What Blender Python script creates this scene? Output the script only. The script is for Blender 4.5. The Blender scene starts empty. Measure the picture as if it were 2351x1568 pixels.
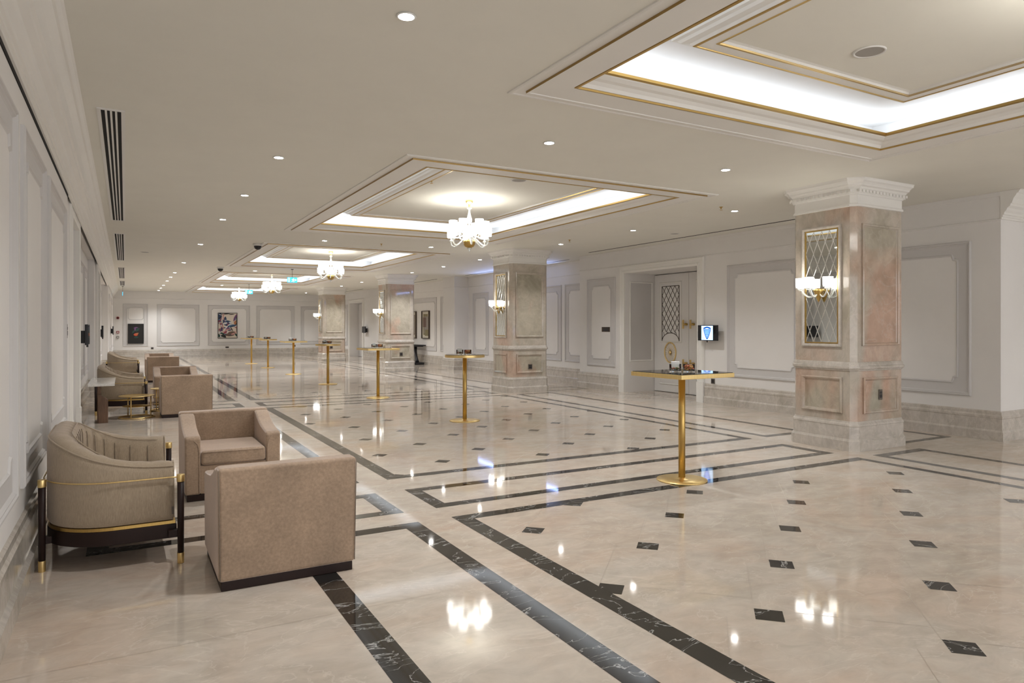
import bpy, bmesh, math, random
from mathutils import Vector, Matrix
C = bpy.data.collections.new('hall'); bpy.context.scene.collection.children.link(C)
SC = bpy.context.scene
PI = math.pi
random.seed(7)

# ---------------------------------------------------------------- camera, world, exposure
cam = bpy.data.cameras.new('camera'); cam_o = bpy.data.objects.new('camera', cam); C.objects.link(cam_o)
cam_o.location = (0, 0, 1.53); cam_o.rotation_euler = (PI/2, 0, -0.5107)
cam.sensor_width = 36; cam.lens = 1585.0/2351*36; cam.shift_y = -(784-751.6)/2351
cam.clip_start = 0.05; cam.clip_end = 200
SC.camera = cam_o
W = bpy.data.worlds.new('world'); SC.world = W; W.use_nodes = True
W.node_tree.nodes['Background'].inputs[0].default_value = (0.97, 0.97, 1, 1)
W.node_tree.nodes['Background'].inputs[1].default_value = 1.8
SC.view_settings.view_transform = 'Standard'; SC.view_settings.look = 'None'
SC.view_settings.gamma = 1; SC.view_settings.use_curve_mapping = False
SC.view_settings.exposure = 0.73
COVE_E, SPOT_E = 4.6, 104.0      # watts of the cove strips and of each downlight
H = 3.36                                                   # ceiling height

# ---------------------------------------------------------------- materials
MATS = {}
def pm(name, col, rough=.6, metal=0, emis=None, es=0, **kw):
    m = bpy.data.materials.new(name); m.use_nodes = True
    b = m.node_tree.nodes['Principled BSDF']
    b.inputs['Base Color'].default_value = (*col, 1); b.inputs['Roughness'].default_value = rough
    b.inputs['Metallic'].default_value = metal
    if emis: b.inputs['Emission Color'].default_value = (*emis, 1); b.inputs['Emission Strength'].default_value = es
    for k, v in kw.items(): b.inputs[k.replace('_', ' ')].default_value = v
    MATS[name] = m; return m
def nd(m, t, **kw):
    n = m.node_tree.nodes.new(t)
    for k, v in kw.items(): setattr(n, k, v)
    return n
def coords(m, scale=(1, 1, 1), rot=(0, 0, 0), obj=True):
    tc = nd(m, 'ShaderNodeTexCoord'); mp = nd(m, 'ShaderNodeMapping')
    if obj: m.node_tree.links.new(tc.outputs['Object'], mp.inputs[0])
    else:
        g = nd(m, 'ShaderNodeNewGeometry'); m.node_tree.links.new(g.outputs['Position'], mp.inputs[0])
    mp.inputs['Scale'].default_value = scale; mp.inputs['Rotation'].default_value = rot
    return mp
def ramp(m, src, stops):
    r = nd(m, 'ShaderNodeValToRGB'); e = r.color_ramp.elements
    while len(e) < len(stops): e.new(.5)
    for i, (p, c) in enumerate(stops):
        e[i].position = p; e[i].color = (*c, 1) if len(c) == 3 else c
    m.node_tree.links.new(src, r.inputs[0]); return r
def noise(m, mp, scale, detail=4, rough=.6, dist=0):
    n = nd(m, 'ShaderNodeTexNoise'); n.inputs['Scale'].default_value = scale
    n.inputs['Detail'].default_value = detail; n.inputs['Roughness'].default_value = rough
    n.inputs['Distortion'].default_value = dist
    m.node_tree.links.new(mp.outputs[0], n.inputs['Vector']); return n
def mixc(m, a, b, f, mode='MIX'):
    x = nd(m, 'ShaderNodeMix', data_type='RGBA', blend_type=mode)
    L = m.node_tree.links
    for s, i in ((f, 0), (a, 6), (b, 7)):
        if isinstance(s, (int, float)): x.inputs[i].default_value = s
        elif isinstance(s, tuple): x.inputs[i].default_value = (*s, 1)
        else: L.new(s, x.inputs[i])
    return x.outputs[2]
def bump(m, src, strength, dist=.01):
    b = nd(m, 'ShaderNodeBump'); b.inputs['Strength'].default_value = strength; b.inputs['Distance'].default_value = dist
    m.node_tree.links.new(src, b.inputs['Height'])
    m.node_tree.links.new(b.outputs[0], m.node_tree.nodes['Principled BSDF'].inputs['Normal'])
def base(m, sock): m.node_tree.links.new(sock, m.node_tree.nodes['Principled BSDF'].inputs['Base Color'])

def marble(name, c1, c2, c3, vein, rough, scale=1.0, veinw=.012, vein_amt=.6, ior=1.5, tint=None):
    m = pm(name, c1, rough, IOR=ior)
    mp = coords(m, (scale, scale*1.7, scale), (0.3, 0.2, .6), obj=False)
    n1 = noise(m, mp, 1.1, 5, .6, .6); n2 = noise(m, mp, 5.0, 8, .65, .8); n3 = noise(m, mp, 1.6, 6, .55, 1.2)
    r1 = ramp(m, n1.outputs[0], [(.35, c1), (.5, c2), (.66, c3)])
    r2 = ramp(m, n2.outputs[0], [(.3, (.80, .80, .80)), (.7, (1.0, 1.0, 1.0))])
    col = mixc(m, r1.outputs[0], r2.outputs[0], 1.0, 'MULTIPLY')
    rv = ramp(m, n3.outputs[0], [(.5-veinw, (0, 0, 0)), (.5, (vein_amt,)*3), (.5+veinw, (0, 0, 0))])
    if tint:
        n4 = noise(m, coords(m, (1, 1, .55), (.5, .3, 0), obj=False), .9, 3, .5, .5)
        r4 = ramp(m, n4.outputs[0], [(.47, (1, 1, 1)), (.60, tint)]); col = mixc(m, col, r4.outputs[0], 1.0, 'MULTIPLY')
    base(m, mixc(m, col, vein, rv.outputs[0])); return m

def fine(name, col, rough, var=.012, scale=2.0):
    m = pm(name, col, rough)
    mp = coords(m, obj=False); n = noise(m, mp, scale, 4)
    r = ramp(m, n.outputs[0], [(.35, tuple(c*(1-var) for c in col)), (.65, tuple(min(1, c*(1+var)) for c in col))])
    base(m, r.outputs[0]); return m
fine('paint_wall', (.79, .772, .75), .55)
fine('paint_band', (.62, .605, .595), .5)
fine('paint_panel', (.79, .772, .75), .5)
fine('paint_ceiling', (.79, .775, .705), .7)
fine('paint_trim', (.81, .795, .755), .45)
fine('paint_cove', (.84, .84, .84), .6)
marble('floor_marble', (.56, .49, .41), (.64, .57, .49), (.60, .50, .41), (.74, .68, .60), .055, .9, .010, .35, 1.5, tint=(1.02, .97, .94))
marble('black_marble', (.016, .015, .013), (.022, .02, .018), (.012, .011, .010), (.62, .62, .60), .05, 1.3, .007, .7, 1.6)
marble('pillar_marble', (.52, .45, .37), (.58, .52, .44), (.47, .42, .335), (.66, .59, .51), .07, 1.3, .014, .28, tint=(1.06, .88, .82))
marble('pillar_inset', (.43, .385, .30), (.53, .475, .38), (.39, .36, .28), (.60, .53, .45), .06, 1.1, .016, .30, tint=(1.12, .84, .78))
marble('skirting_marble', (.54, .49, .43), (.63, .58, .52), (.50, .455, .39), (.72, .67, .60), .12, 1.8, .02, .4)
marble('white_marble', (.78, .76, .72), (.82, .80, .76), (.72, .71, .68), (.35, .36, .36), .1, 5, .01, .6)
pm('grout', (.40, .34, .28), .4)
gm = pm('gold_leaf', (.52, .36, .13), .34, 1.0)
pm('gold_dark', (.36, .24, .09), .38, .8)
def brushed(name, c, rough):
    m = pm(name, c, rough, 1.0)
    mp = coords(m, (40, 40, 1)); n = noise(m, mp, 4, 3)
    r = ramp(m, n.outputs[0], [(.3, tuple(x*.85 for x in c)), (.7, c)]); base(m, r.outputs[0]); return m
brushed('brass', (.92, .70, .32), .36); brushed('brass_dark', (.62, .42, .14), .34)
pm('dark_bronze', (.09, .07, .055), .4, .8)
def cloth(name, c, sc, st, rough=.9, sheen=.6, patch=.18, ps=4, ns=60):
    m = pm(name, c, rough, Sheen_Weight=sheen, Sheen_Roughness=.4)
    m.node_tree.nodes['Principled BSDF'].inputs['Sheen Tint'].default_value = (.9, .8, .75, 1)
    mp = coords(m, sc); n = noise(m, mp, ns, 3); mp2 = coords(m); n2 = noise(m, mp2, ps, 4, .6, .4)
    r = ramp(m, n.outputs[0], [(.3, tuple(x*.82 for x in c)), (.7, tuple(x*1.12 for x in c))])
    r2 = ramp(m, n2.outputs[0], [(.3, (1-patch,)*3), (.7, (1+patch*.5,)*3)])
    base(m, mixc(m, r.outputs[0], r2.outputs[0], 1.0, 'MULTIPLY')); bump(m, n.outputs[0], st, .004); return m
cloth('beige_weave', (.42, .335, .240), (1, 1, .12), .5, patch=.06, ns=260)
cloth('taupe_velvet', (.41, .295, .205), (1, 1, 1), .15, .8, .9, .22, 2.2)
cloth('seam', (.20, .155, .115), (1, 1, 1), .1)
wd = pm('dark_wood', (.022, .011, .009), .45, Specular_IOR_Level=.25)
ww = pm('walnut', (.16, .085, .05), .4)
_mp = coords(ww, (6, 6, 1)); _n = noise(ww, _mp, 5, 5); base(ww, ramp(ww, _n.outputs[0], [(.3, (.11, .06, .035)), (.7, (.20, .11, .065))]).outputs[0])
pm('black_glass', (.012, .012, .013), .04)
pm('mirror', (.62, .64, .62), .02, 1.0)
pm('mirror_bevel', (.92, .92, .90), .22, 1.0)
pm('black_plastic', (.012, .012, .016), .35)
pm('grey_metal', (.16, .14, .12), .4, .6)
pm('white_plastic', (.78, .77, .74), .4)
pm('black_void', (.006, .005, .005), .9)
pm('red_plastic', (.32, .03, .03), .4)
pm('glass', (.97, .99, .98), .0, Transmission_Weight=1.0, IOR=1.12)
pm('crystal', (.93, .95, .92), .08, Transmission_Weight=.55, IOR=1.5)
pm('shade_glow', (.95, .93, .88), .5, 0, (1.0, .975, .935), 4.2)
pm('lens_glow', (1, 1, 1), .5, 0, (1.0, .97, .93), 40)
pm('led_glow', (1, 1, 1), .5, 0, (1.0, .98, .96), 10)
pm('speaker_grille', (.36, .34, .31), .8)
pm('card_white', (.8, .8, .78), .6)
pm('sign_cyan', (.02, .3, .5), .4, 0, (.03, .42, .75), 1.6)
pm('sign_white', (.8, .9, 1), .4, 0, (.85, .97, 1), 2.4)
pm('screen_pale', (.5, .7, 1), .3, 0, (.42, .66, .98), 1.0)
pm('screen_navy', (.0, .05, .3), .3, 0, (.0, .045, .27), 1.0)
pm('screen_blue', (.05, .2, .9), .3, 0, (.05, .17, .80), 1.0)
pm('screen_mid', (.2, .4, .9), .3, 0, (.20, .40, .93), 1.0)
def flat(name, c, r=.6): return pm(name, c, r)
for n_, c_ in dict(a_cream=(.72, .64, .55), a_navy=(.03, .06, .13), a_blue=(.09, .20, .34), a_wine=(.28, .05, .09), a_rose=(.62, .32, .30),
                   a_green=(.02, .06, .05), a_black=(.012, .012, .012), a_violet=(.16, .07, .18), a_rust=(.45, .17, .07), a_pale=(.74, .72, .72),
                   a_brown=(.16, .10, .08), a_red=(.55, .08, .03), a_olive=(.22, .19, .10), a_grey=(.30, .27, .24), a_ivory=(.62, .58, .48)).items(): flat(n_, c_)
for n_, c_ in dict(nut_a=(.32, .14, .05), nut_b=(.55, .30, .10), nut_c=(.20, .10, .07), nut_d=(.10, .14, .04), nut_e=(.50, .12, .06)).items(): flat(n_, c_, .5)

# ---------------------------------------------------------------- mesh helpers
class MB:
    def __init__(s): s.v = []; s.f = []; s.m = []; s.sm = []; s.mats = []
    def mi(s, mat):
        if mat not in s.mats: s.mats.append(mat)
        return s.mats.index(mat)
    def add(s, vs, fs, mat, smooth=False):
        o = len(s.v); s.v += [tuple(p) for p in vs]; k = s.mi(mat)
        for f in fs: s.f.append([i+o for i in f]); s.m.append(k); s.sm.append(smooth)
    def box(s, x0, x1, y0, y1, z0, z1, mat, mp=None):
        vs = [(x, y, z) for z in (z0, z1) for y in (y0, y1) for x in (x0, x1)]
        if mp: vs = [mp(*p) for p in vs]
        s.add(vs, [(0, 2, 3, 1), (4, 5, 7, 6), (0, 1, 5, 4), (2, 6, 7, 3), (0, 4, 6, 2), (1, 3, 7, 5)], mat)
    def quad(s, a, b, c, d, mat): s.add([a, b, c, d], [(0, 1, 2, 3)], mat)
    def lathe(s, prof, mat, n=24, c=(0, 0, 0), smooth=True, axis='z', caps=True):
        vs = []
        for r, z in prof:
            for i in range(n):
                a = 2*PI*i/n; x, y = r*math.cos(a), r*math.sin(a)
                p = (x, y, z) if axis == 'z' else ((z, x, y) if axis == 'x' else (x, z, y))
                vs.append((p[0]+c[0], p[1]+c[1], p[2]+c[2]))
        fs = [(j*n+i, j*n+(i+1) % n, (j+1)*n+(i+1) % n, (j+1)*n+i) for j in range(len(prof)-1) for i in range(n)]
        if caps:
            if prof[0][0] > 1e-5: fs.append(tuple(range(n))[::-1])
            if prof[-1][0] > 1e-5: fs.append(tuple((len(prof)-1)*n+i for i in range(n)))
        s.add(vs, fs, mat, smooth)
    def tube(s, pts, r, mat, n=10, closed=False, rs=None):
        P = [Vector(p) for p in pts]; N = len(P); vs = []; up = None
        for i, p in enumerate(P):
            a = P[(i-1) % N] if closed or i > 0 else p; b = P[(i+1) % N] if closed or i < N-1 else p
            t = (b-a).normalized()
            if up is None: up = Vector((0, 0, 1)) if abs(t.z) < .9 else Vector((1, 0, 0))
            u = t.cross(up)
            if u.length < 1e-4: u = t.cross(Vector((1, 0, 0)))
            u.normalize(); w = u.cross(t); up = w
            rr = rs[i] if rs else r
            for k in range(n):
                g = 2*PI*k/n; vs.append(p+u*math.cos(g)*rr+w*math.sin(g)*rr)
        M = N if closed else N-1
        fs = [(i*n+k, i*n+(k+1) % n, ((i+1) % N)*n+(k+1) % n, ((i+1) % N)*n+k) for i in range(M) for k in range(n)]
        if not closed: fs += [tuple(range(n))[::-1], tuple((N-1)*n+k for k in range(n))]
        s.add(vs, fs, mat, True)
    def sweep(s, poly, prof, mats, mp=None, closed=True, caps=True):
        """poly: 2D path, prof: list of (offset to the left of the path, height); mats: one name or one per profile step"""
        N = len(poly); vs = []
        def nrm(a, b):
            d = Vector((b[0]-a[0], b[1]-a[1])).normalized(); return Vector((-d.y, d.x))
        for o, h in prof:
            for i in range(N):
                if closed or 0 < i < N-1:
                    n1 = nrm(poly[i-1], poly[i]); n2 = nrm(poly[i], poly[(i+1) % N]); q = (n1+n2)/(1+n1.dot(n2))
                else: q = nrm(poly[0], poly[1]) if i == 0 else nrm(poly[-2], poly[-1])
                x, y = poly[i][0]+q.x*o, poly[i][1]+q.y*o
                vs.append(mp(x, y, h) if mp else (x, y, h))
        M = N if closed else N-1
        for j in range(len(prof)-1):
            fs = [(j*N+i, j*N+(i+1) % N, (j+1)*N+(i+1) % N, (j+1)*N+i) for i in range(M)]
            s.add([], [], mats if isinstance(mats, str) else mats[j])
            k = s.mi(mats if isinstance(mats, str) else mats[j]); o_ = len(s.v)
            for f in fs: s.f.append([o_+i for i in f]); s.m.append(k); s.sm.append(False)
        s.v += [tuple(p) for p in vs]
    def prism(s, poly, z0, z1, mat, mp=None):
        N = len(poly); vs = [(x, y, z0) for x, y in poly]+[(x, y, z1) for x, y in poly]
        if mp: vs = [mp(*p) for p in vs]
        s.add(vs, [tuple(range(N))[::-1], tuple(range(N, 2*N))]+[(i, (i+1) % N, N+(i+1) % N, N+i) for i in range(N)], mat)
    def build(s, name, parent=None, recalc=True, bevel=0, seg=2, sub=0, loc=(0, 0, 0)):
        me = bpy.data.meshes.new(name); me.from_pydata(s.v, [], s.f)
        for m in s.mats: me.materials.append(MATS[m])
        for p, k, q in zip(me.polygons, s.m, s.sm): p.material_index = k; p.use_smooth = q
        if recalc:
            b = bmesh.new(); b.from_mesh(me); bmesh.ops.recalc_face_normals(b, faces=b.faces); b.to_mesh(me); b.free()
        o = bpy.data.objects.new(name, me); C.objects.link(o); o.location = loc
        if parent: o.parent = parent
        if bevel:
            m = o.modifiers.new('bevel', 'BEVEL'); m.width = bevel; m.segments = seg; m.limit_method = 'ANGLE'
            m.harden_normals = False
            for p in me.polygons: p.use_smooth = True
            m2 = o.modifiers.new('wn', 'WEIGHTED_NORMAL')
        if sub:
            m = o.modifiers.new('sub', 'SUBSURF'); m.levels = sub; m.render_levels = sub
        return o
def rect(x0, x1, y0, y1): return [(x0, y0), (x1, y0), (x1, y1), (x0, y1)]
def tag(o, label, cat, group=None):
    o['label'] = label; o['category'] = cat
    if group: o['group'] = group
    return o
def thing(name, label, cat, loc=(0, 0, 0), rotz=0, group=None):
    o = bpy.data.objects.new(name, None); C.objects.link(o); o.location = loc; o.rotation_euler = (0, 0, rotz)
    o.empty_display_size = .1
    return tag(o, label, cat, group)
def struct(o): o['kind'] = 'structure'; return o
def copy_tree(o, parent=None):
    c = o.copy(); C.objects.link(c)
    if parent is not None: c.parent = parent
    for ch in list(o.children): copy_tree(ch, c)
    return c
def dup(o, loc, rotz, label, group=None):
    c = copy_tree(o); c.location = loc; c.rotation_euler = (0, 0, rotz); c['label'] = label
    if group: c['group'] = group
    return c
def lamp(kind, name, parent, loc, energy, col=(1, .97, .93), **kw):
    l = bpy.data.lights.new(name, kind); l.energy = energy; l.color = col
    rot = kw.pop('rot', (0, 0, 0))
    for k, v in kw.items(): setattr(l, k, v)
    o = bpy.data.objects.new(name, l); C.objects.link(o); o.location = loc; o.rotation_euler = rot
    if parent: o.parent = parent
    return o

# ================================================================ SETTING
PER = 8.66
# ---- floor
fb = MB()
fb.quad((-2, -4.2, 0), (14, -4.2, 0), (14, 40, 0), (-2, 40, 0), 'floor_marble')
E_ = .0008
def strip(x0, x1, y0, y1, m='black_marble', z=E_): fb.quad((x0, y0, z), (x1, y0, z), (x1, y1, z), (x0, y1, z), m)
def frame(x0, x1, y0, y1, wl, wr, wy):
    strip(x0, x0+wl, y0, y1); strip(x1-wr, x1, y0, y1); strip(x0+wl, x1-wr, y0, y0+wy); strip(x0+wl, x1-wr, y1-wy, y1)
def clip(poly, x0, x1, y0, y1):
    for ax, lim, sg in ((0, x0, 1), (0, x1, -1), (1, y0, 1), (1, y1, -1)):
        out = []
        for i in range(len(poly)):
            a, b = poly[i-1], poly[i]; da, db = (a[ax]-lim)*sg, (b[ax]-lim)*sg
            if (da >= 0) != (db >= 0):
                t = da/(da-db); out.append((a[0]+(b[0]-a[0])*t, a[1]+(b[1]-a[1])*t))
            if db >= 0: out.append(b)
        poly = out
        if len(poly) < 3: return []
    return poly
S_, s_ = .861, .145; R2 = math.sqrt(.5)
def uw(u, w): return ((u-w)*R2, (u+w)*R2)
for k in range(-1, 5):
    y0, y1 = -2.0+PER*k, 5.10+PER*k
    if y1 < -3: continue
    ye = min(y1, 39.5); ys = max(y0, -4.1)
    frame(2.295, 7.52, ys, ye, .146, .108, .13)
    frame(1.005, 2.01, ys, ye, .146, .146, .13)
    frame(7.80, 8.76, ys, ye, .11, .11, .13)
    if k < 4:
        ry0, ry1 = 5.41+PER*k, 6.17+PER*k
        frame(2.295, 7.52, ry0, ry1, .13, .13, .12)
        frame(-.23, 2.01, ry0, ry1, .13, .15, .12)
        frame(7.80, 10.08, ry0, ry1, .11, .11, .10)
    ox, oy = (3.697, 3.039) if k <= 0 else (4.587, 8.284+PER*(k-1))
    if k == -1: ox, oy = 3.697, 3.039-PER
    for i in range(-12, 13):
        for j in range(-12, 13):
            dx, dy = uw(S_*i+s_*j, -s_*i+S_*j); cx, cy = ox+dx, oy+dy
            h = s_*R2
            p = clip([(cx, cy-h), (cx+h, cy), (cx, cy+h), (cx-h, cy)], 2.44, 7.413, ys+.13, ye-.13)
            if p: fb.add([(x, y, E_) for x, y in p], [tuple(range(len(p)))], 'black_marble')
            if k <= 1:   # joints between the big tiles: from the corner of a dot along the two tile directions
                for (au, aw, bu, bw) in ((s_/2, s_/2, S_+s_/2-s_, s_/2), (s_/2, -s_/2, s_/2, -S_+s_/2)):
                    g = .0012
                    if abs(aw-bw) < 1e-6: q = [(au, aw-g), (bu, aw-g), (bu, aw+g), (au, aw+g)]
                    else: q = [(au-g, bw), (au+g, bw), (au+g, aw), (au-g, aw)]
                    q = [(cx+uw(*t)[0], cy+uw(*t)[1]) for t in q]
                    p = clip(q, 2.44, 7.413, ys+.13, ye-.13)
                    if p: fb.add([(x, y, E_*.6) for x, y in p], [tuple(range(len(p)))], 'grout')
for k in range(0, 2):      # joints in the aisle slabs
    for yy in [(-2.0+PER*k)+1.42*t for t in range(1, 5)]:
        strip(1.151, 1.864, yy, yy+.002, 'grout', E_*.6); strip(-.5, 1.005, yy, yy+.002, 'grout', E_*.6)
# threshold bands in front of the far double door
for xx in (10.42, 10.62): strip(xx, xx+.035, 10.6, 12.74)
floor = struct(fb.build('floor', recalc=False))

# ---- ceiling with five coffers
CX, CHX, CHY = 4.86, 2.265, 3.235
cb = MB()
ys = [-4.2]
for k in range(5):
    cy = 1.47+PER*k
    ys += [cy-CHY, cy+CHY]
ys.append(40)
for a in range(0, len(ys), 2): cb.quad((-2, ys[a], H), (14, ys[a], H), (14, ys[a+1], H), (-2, ys[a+1], H), 'paint_ceiling')
for a in range(1, len(ys)-1, 2):
    cb.quad((-2, ys[a], H), (CX-CHX, ys[a], H), (CX-CHX, ys[a+1], H), (-2, ys[a+1], H), 'paint_ceiling')
    cb.quad((CX+CHX, ys[a], H), (14, ys[a], H), (14, ys[a+1], H), (CX+CHX, ys[a+1], H), 'paint_ceiling')
ceiling = struct(cb.build('ceiling', recalc=False))
sb = MB(); sb.box(-2, 14, -4.2, 40, H+.55, H+.65, 'paint_ceiling'); o = sb.build('roof_slab', ceiling)
D_ = .09
sh_ = lambda L: [(o+D_, z) for o, z in L]
prof = [(0, H), (0, H-.010), (.012, H-.016), (.030, H-.016), (.036, H-.008), (.052, H-.006), (.105, H-.006), (.107, H-.024), (.125, H-.024), (.128, H-.018)]
nA = len(prof)-1
prof += sh_([(.275, H-.018), (.285, H-.012), (.31, H-.006),
        (.325, H+.020), (.355, H+.040), (.39, H+.047), (.425, H+.064), (.44, H+.077), (.440, H+.084), (.455, H+.084), (.455, H+.094), (.43, H+.094), (.43, H+.077), (.05, H+.077), (.05, H+.31)])
pm_ = ['paint_trim']*6+['gold_dark', 'paint_trim', 'paint_trim']+['paint_trim']*12+['paint_cove']*3
gprof1 = sh_([(.284, H-.020), (.302, H-.022), (.308, H-.010), (.302, H-.003), (.285, H-.005)])
gprof2 = sh_([(.436, H+.070), (.458, H+.076), (.462, H+.096), (.444, H+.098)])
cprof = sh_([(.05, H+.31), (.79, H+.31), (.79, H+.255), (.82, H+.250), (.835, H+.232), (.88, H+.222), (.895, H+.203), (1.03, H+.203), (1.03, H+.232), (1.06, H+.236)])
gprof3 = sh_([(.893, H+.206), (.90, H+.198), (.916, H+.197), (.92, H+.206)])
gprof4 = sh_([(1.010, H+.206), (1.012, H+.199), (1.028, H+.199), (1.032, H+.210)])
for k in range(5):
    cy = 1.47+PER*k; R = rect(CX-CHX, CX+CHX, cy-CHY, cy+CHY)
    b = MB(); b.sweep(R, prof, pm_)
    b.sweep(R, cprof, ['paint_cove']+['paint_trim']*8)
    q_ = 1.06+D_; b.quad((CX-CHX+q_, cy-CHY+q_, H+.236), (CX+CHX-q_, cy-CHY+q_, H+.236), (CX+CHX-q_, cy+CHY-q_, H+.236), (CX-CHX+q_, cy+CHY-q_, H+.236), 'paint_ceiling')
    t = struct(b.build('trim_%d' % (k+1), recalc=False))
    g = MB()
    for gp in (gprof1, gprof2, gprof3, gprof4): g.sweep(R, gp+[gp[0]], 'gold_leaf')
    g.build('gold_bead', t)
    # cove lighting: linear strips lying in the trough behind the cornice
    hx, hy = CHX-.35, CHY-.35
    for (x, y, w, rz) in ((CX-hx, cy, 2*hy, PI/2), (CX+hx, cy, 2*hy, PI/2), (CX, cy-hy, 2*hx, 0), (CX, cy+hy, 2*hx, 0)):
        l = lamp('AREA', 'cove_strip', t, (x, y, H+.10), COVE_E*w/5, (.90, .95, 1.0), shape='RECTANGLE', size=w, size_y=.06, rot=(PI, 0, rz))

# ---- walls (solid prisms with the plan outline of the photograph's recesses)
LW = -.60
rp = [(13, 4.9), (10.3, 4.9), (10.3, 10.52), (11.25, 10.52), (11.25, 12.90), (10.3, 12.90), (10.3, 14.78), (10.85, 14.78), (10.85, 22.6), (10.3, 22.6),
      (10.3, 23.6), (10.85, 23.6), (10.85, 31), (10.3, 31), (10.3, 33.5), (10.8, 33.5), (10.8, 35.7), (10.3, 35.7), (10.3, 39.6)]
b = MB(); b.prism(rp+[(14, 39.6), (14, 4.9)], 0, H, 'paint_wall')
b.box(10.3, 11.3, 10.5, 12.92, 2.80, H, 'paint_wall'); b.box(10.3, 10.9, 33.5, 35.7, 2.78, H, 'paint_wall')
wall_right = struct(b.build('wall_right'))
lp = [(-.55, -4.2), (-.55, 8.96), (-.575, 8.96), (-.575, 9.66), (-.95, 9.66), (-.95, 11.27), (LW, 11.27), (LW, 12.06), (-.72, 12.06), (-.72, 17.8), (LW, 17.8),
      (LW, 18.6), (-.95, 18.6), (-.95, 20.2), (LW, 20.2), (LW, 21), (-.72, 21), (-.72, 28), (LW, 28), (-.52, 28), (-.52, 39.6)]
b = MB(); b.prism(lp+[(-1.6, 39.6), (-1.6, -4.2)], 0, H, 'paint_wall')
b.box(-.95, LW, 9.6, 11.3, 2.87, H, 'paint_wall'); b.box(-.95, LW, 18.5, 20.3, 2.87, H, 'paint_wall')
b.box(-.72, LW, 12, 17.9, 3.02, H, 'paint_wall'); b.box(-.72, LW, 20.9, 28.1, 3.02, H, 'paint_wall')
wall_left = struct(b.build('wall_left'))
b = MB(); b.box(-1.6, 14, 39.6, 39.9, 0, H, 'paint_wall'); struct(b.build('wall_far'))
b = MB()
for x0, x1, z0, z1 in ((-1.6, .2, 0, H), (12.4, 14, 0, H), (.2, 12.4, 0, .25), (.2, 12.4, 3.0, H)): b.box(x0, x1, -4.3, -4.1, z0, z1, 'paint_wall')
struct(b.build('wall_back'))
b = MB()
for i in range(9):
    x = .2+12.2*i/8; b.box(x-.03, x+.03, -4.24, -4.16, .25, 3.0, 'grey_metal')
for z in (.25, 2.2, 2.95): b.box(.2, 12.4, -4.23, -4.17, z, z+.05, 'grey_metal')
struct(b.build('added_window_1'))  # added behind the camera, out of view, so world light lifts the near hall
b = MB(); b.box(13, 13.2, -4.2, 4.9, 0, H, 'paint_wall'); struct(b.build('wall_side'))
# door joinery behind the left recesses
for n_, (y0, y1) in enumerate(((9.66, 11.27), (18.6, 20.2))):
    b = MB(); b.box(-.945, -.90, y0+.02, y1-.02, .01, 2.85, 'paint_band')
    b.box(-.90, -.885, y0+.2, y1-.9, .3, 2.5, 'paint_panel'); b.box(-.90, -.885, y0+.9, y1-.2, .3, 2.5, 'paint_panel')
    d = struct(b.build('door_%d' % (n_+3)))
    h_ = MB(); h_.lathe([(.015, 0), (.015, .4)], 'brass', 12, (-.86, (y0+y1)/2+.06, .95)); h_.build('door_handle', d)

# ---- skirting
kp = [(0, 0), (.055, 0), (.055, .115), (.032, .14), (.030, .29), (.036, .30), (.036, .325), (.02, .345), (.018, .38), (0, .395), (0, .395)]
def skirting(name, runs, flip):
    b = MB()
    for r in runs: b.sweep(r if not flip else r[::-1], kp, ['skirting_marble']*(len(kp)-1), closed=False)
    return struct(b.build(name))
skirting('baseboard_left', [[(-.55, -4), (-.55, 8.96)], [(LW, 11.42), (LW, 12.06), (-.72, 12.06), (-.72, 17.8), (LW, 17.8), (LW, 18.45)], [(LW, 20.35), (LW, 21), (-.72, 21), (-.72, 28), (-.52, 28), (-.52, 39.6)]], True)
skirting('baseboard_right', [[(13, 4.9), (10.3, 4.9), (10.3, 10.33)], [(10.3, 13.09), (10.3, 14.78), (10.85, 14.78), (10.85, 22.6), (10.3, 22.6), (10.3, 23.6), (10.85, 23.6), (10.85, 31), (10.3, 31), (10.3, 33.32)], [(10.3, 35.88), (10.3, 39.6)]], True) if False else None
b = MB()
for r in ([(13, 4.9), (10.3, 4.9), (10.3, 10.33)], [(10.3, 13.09), (10.3, 14.78), (10.85, 14.78), (10.85, 22.6), (10.3, 22.6), (10.3, 23.6), (10.85, 23.6), (10.85, 31), (10.3, 31), (10.3, 33.32)], [(10.3, 35.88), (10.3, 39.6)]):
    b.sweep(r, [(o, z) for o, z in kp], 'skirting_marble', closed=False)
struct(b.build('baseboard_right'))
b = MB(); b.sweep([(10.3, 39.6), (-.52, 39.6)], kp, 'skirting_marble', closed=False); struct(b.build('baseboard_far'))

# ---- crown mouldings and upper bands
crp = [(0, 2.985), (.018, 2.99), (.018, 3.012), (.03, 3.02), (.03, 3.04), (.045, 3.05), (.05, 3.075), (.075, 3.10), (.085, 3.13), (.12, 3.155), (.125, 3.18), (.14, 3.19), (.16, 3.25), (.19, 3.29), (.20, 3.31), (.215, 3.315), (.235, 3.348), (.25, 3.359), (0, 3.359)]
crp2 = [(0, 2.975), (.016, 2.98), (.016, 2.995), (.006, 3.0), (.006, 3.30), (.012, 3.305), (.012, 3.359)]
b = MB(); b.sweep([(LW+.05, 39.6), (LW+.05, -4.1)][::1], [(o, z) for o, z in crp], 'paint_trim', closed=False)
b.box(-.60, -.544, -4, 8.97, 2.955, 2.985, 'black_void')  # black strip stands in for the shade in the gap under the crown
struct(b.build('trim_6'))
b = MB()
b.sweep([(13, 4.9), (10.285, 4.9)], crp, 'paint_trim', closed=False)
b.add([(10.285, 4.9-o, z) for o, z in crp], [tuple(range(len(crp)))], 'paint_trim')
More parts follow.
